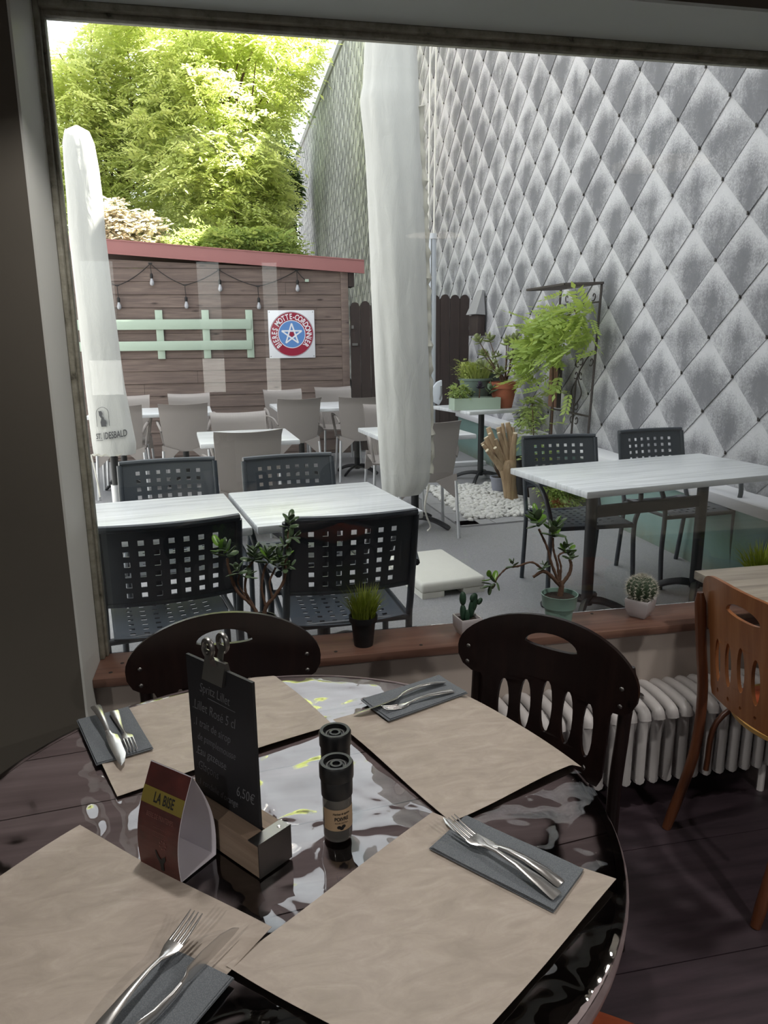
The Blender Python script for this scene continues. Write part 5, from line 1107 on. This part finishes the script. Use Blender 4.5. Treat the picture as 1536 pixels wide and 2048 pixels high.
# ------------------------------------------------------------------ window sill plants
SZ = .5503
j1 = thing('jade_plant', 'leggy jade plant in a mint green pot on the window sill', 'potted plant', (1.03, 2.165, SZ))
pot(j1, [(.040, 0), (.047, .075), (.055, .078), (.0585, .118), (.0605, .121), (.0570, .121), (.054, .10), (.035, .01)], 'pot_mint', .054, .106)
jade(j1, [([(0, 0, .10), (.005, 0, .145), (-.005, 0, .165)], .013, .011), ([(.0, 0, .15), (-.055, 0, .20), (-.095, 0, .185)], .009, .006), ([(-.005, 0, .16), (-.035, 0, .23), (-.05, 0, .28), (-.082, 0, .345)], .007, .0045), ([(-.004, 0, .165), (-.012, 0, .22), (-.028, 0, .27), (-.032, 0, .312)], .006, .0045), ([(.004, 0, .15), (.03, 0, .185), (.036, 0, .215), (.030, 0, .235)], .009, .006),
  ([(-.055, 0, .20), (-.10, 0, .235), (-.15, 0, .225), (-.185, 0, .222), (-.215, 0, .195), (-.225, 0, .175)], .005, .003), ([(.0, 0, .17), (.0, 0, .215), (-.01, 0, .25), (.01, 0, .262)], .005, .004)],
 [((-.088, 0, .358), (-.3, -.1, 1), 8, .034, False), ((-.087, 0, .368), (-.1, 0, 1), 4, .036, True), ((-.034, 0, .322), (.2, -.2, 1), 9, .036, False), ((-.034, 0, .33), (0, 0, 1), 3, .034, True), ((-.226, 0, .175), (-.8, 0, -.4), 6, .026, False), ((-.235, 0, .185), (-.6, 0, .6), 3, .026, True), ((.030, 0, .24), (.2, -.2, 1), 5, .022, False), ((.012, 0, .265), (.4, 0, 1), 5, .026, False), ((.02, 0, .262), (.6, 0, .5), 3, .024, True), ((-.055, 0, .215), (-.3, -.4, .5), 5, .020, False), ((-.165, 0, .228), (-.2, -.2, .8), 4, .018, False)], 3)
j2 = thing('jade_plant', 'bushy jade plant in a dark pot on the sill behind the dark chair', 'potted plant', (.055, 2.205, SZ))
pot(j2, [(.036, 0), (.044, .085), (.049, .088), (.051, .108), (.047, .108), (.043, .09), (.03, .01)], 'pot_black', .043, .095)
stm = [([(0, 0, .09), (-.012, 0, .13), (-.03, 0, .16), (-.065, 0, .20), (-.085, 0, .27), (-.088, 0, .305)], .009, .005), ([(.01, 0, .09), (.02, 0, .14), (.045, 0, .17), (.078, 0, .22), (.088, 0, .29), (.100, 0, .38)], .009, .0045), ([(-.02, 0, .15), (-.04, 0, .20), (-.03, 0, .26), (-.012, 0, .29)], .006, .004), ([(.02, 0, .14), (.01, .0, .20), (.02, 0, .26), (.030, 0, .28)], .006, .004), ([(.04, 0, .17), (.035, 0, .22), (.055, 0, .265)], .005, .004), ([(-.04, 0, .18), (-.06, .01, .22), (-.055, 0, .25)], .004, .003)]
tps = [((-.088, 0, .315), (-.2, 0, 1), 7, .032, False), ((-.10, 0, .325), (-.4, 0, .8), 4, .030, True), ((-.01, 0, .295), (.1, -.2, 1), 9, .032, False), ((.032, 0, .285), (.1, -.2, 1), 9, .032, False), ((.036, 0, .295), (.2, 0, 1), 3, .030, True), ((.06, 0, .272), (.3, -.2, 1), 8, .032, False), ((.075, 0, .285), (.5, 0, .8), 3, .030, True), ((.102, 0, .39), (.1, 0, 1), 7, .028, False), ((.098, 0, .355), (.7, -.3, .3), 5, .028, False), ((.096, 0, .33), (-.6, -.3, .4), 4, .026, False), ((-.056, 0, .255), (-.2, -.3, .8), 6, .028, False), ((-.03, 0, .24), (.2, -.5, .5), 4, .024, False), ((.085, 0, .26), (.6, -.3, .4), 4, .026, False)]
jade(j2, stm, tps, 5)
g1 = thing('grass_pot', 'artificial grass tuft in a black pot on the window sill', 'potted plant', (.374, 2.175, SZ)); pot(g1, [(.030, 0), (.0385, .078), (.0445, .080), (.0455, .098), (.041, .098), (.037, .08), (.026, .01)], 'pot_black', .038, .085); blades(g1, 260, .036, .118, .062, 'grass_blade', 6, .085, .0020)
g2 = thing('grass_pot', 'grass tuft on the sill at the right edge, partly hidden by the wooden table', 'potted plant', (1.80, 2.185, SZ)); pot(g2, [(.045, 0), (.055, .11), (.062, .112), (.063, .135), (.057, .135), (.052, .11), (.04, .01)], 'pot_black', .053, .12); blades(g2, 260, .055, .125, .085, 'grass_blade', 9, .12, .0025)
c1 = thing('pad_cactus', 'small dark cactus with several pads in a white square pot', 'potted plant', (.720, 2.185, SZ), R(8)); sq_pot(c1, .026, .037, .062, 'pot_white'); MB().box((-.030, -.030, .045), (.030, .030, .052)).build('soil', 'soil', c1)
for (x, y, z, a, b, h, tl_) in ((-.012, 0, .045, .011, .009, .030, -.1), (.012, .004, .05, .012, .009, .036, .15), (-.006, -.012, .045, .008, .007, .022, 0), (-.016, 0, .10, .0115, .009, .024, -.05), (.014, 0, .108, .013, .007, .016, .5), (.036, 0, .096, .008, .007, .013, .6), (.022, .0, .075, .010, .008, .030, .1)):
    mb = MB(); n = 20
    mb.ell((0, 0, h), (a, b, h), n, 9, f=lambda p: (p[0]*(1+.07*math.cos(5*math.atan2(p[1], p[0])*2)), p[1]*(1+.07*math.cos(5*math.atan2(p[1], p[0])*2)), p[2])); mb.build('pad', 'cactus_dark', c1, (x, y, z), (0, tl_, 0), smooth=60)
c2 = thing('ball_cactus', 'round woolly ribbed cactus in a white square pot', 'potted plant', (1.351, 2.205, SZ), R(38)); sq_pot(c2, .027, .041, .066, 'pot_white'); MB().box((-.033, -.033, .048), (.033, .033, .055)).build('soil', 'soil', c2)
RC, ZC = .046, .100; mb = MB(); nrib = 14; mb.ell((0, 0, 0), (RC, RC, RC*.95), nrib*4, 14, f=lambda p: (p[0]*(1+.10*math.cos(nrib*math.atan2(p[1], p[0]))), p[1]*(1+.10*math.cos(nrib*math.atan2(p[1], p[0]))), p[2])); mb.build('body', 'cactus_green', c2, (0, 0, ZC), smooth=60)
sn_ = MB(); rs = random.Random(5)
for k in range(nrib):
    a = 2*math.pi*k/nrib
    for q in range(11):
        e = -.95+2.5*q/10
        if e > 1.5: e = 1.5
        d = Vector((math.cos(a)*math.cos(e), math.sin(a)*math.cos(e), math.sin(e)*.95)); p = d*(RC*(1+.10*math.cos(e)))
        for j in range(16):
            dv = (d*.6+Vector((rs.gauss(0, .6), rs.gauss(0, .6), rs.gauss(0, .6)))).normalized(); s_ = dv.orthogonal().normalized()*.0005; e2 = p+dv*rs.uniform(.008, .017); sn_.add([p-s_, p+s_, e2], [(0, 1, 2)])
so_ = sn_.build('spines', 'spine', c2, (0, 0, ZC), recalc=False); so_['kind'] = 'stuff'
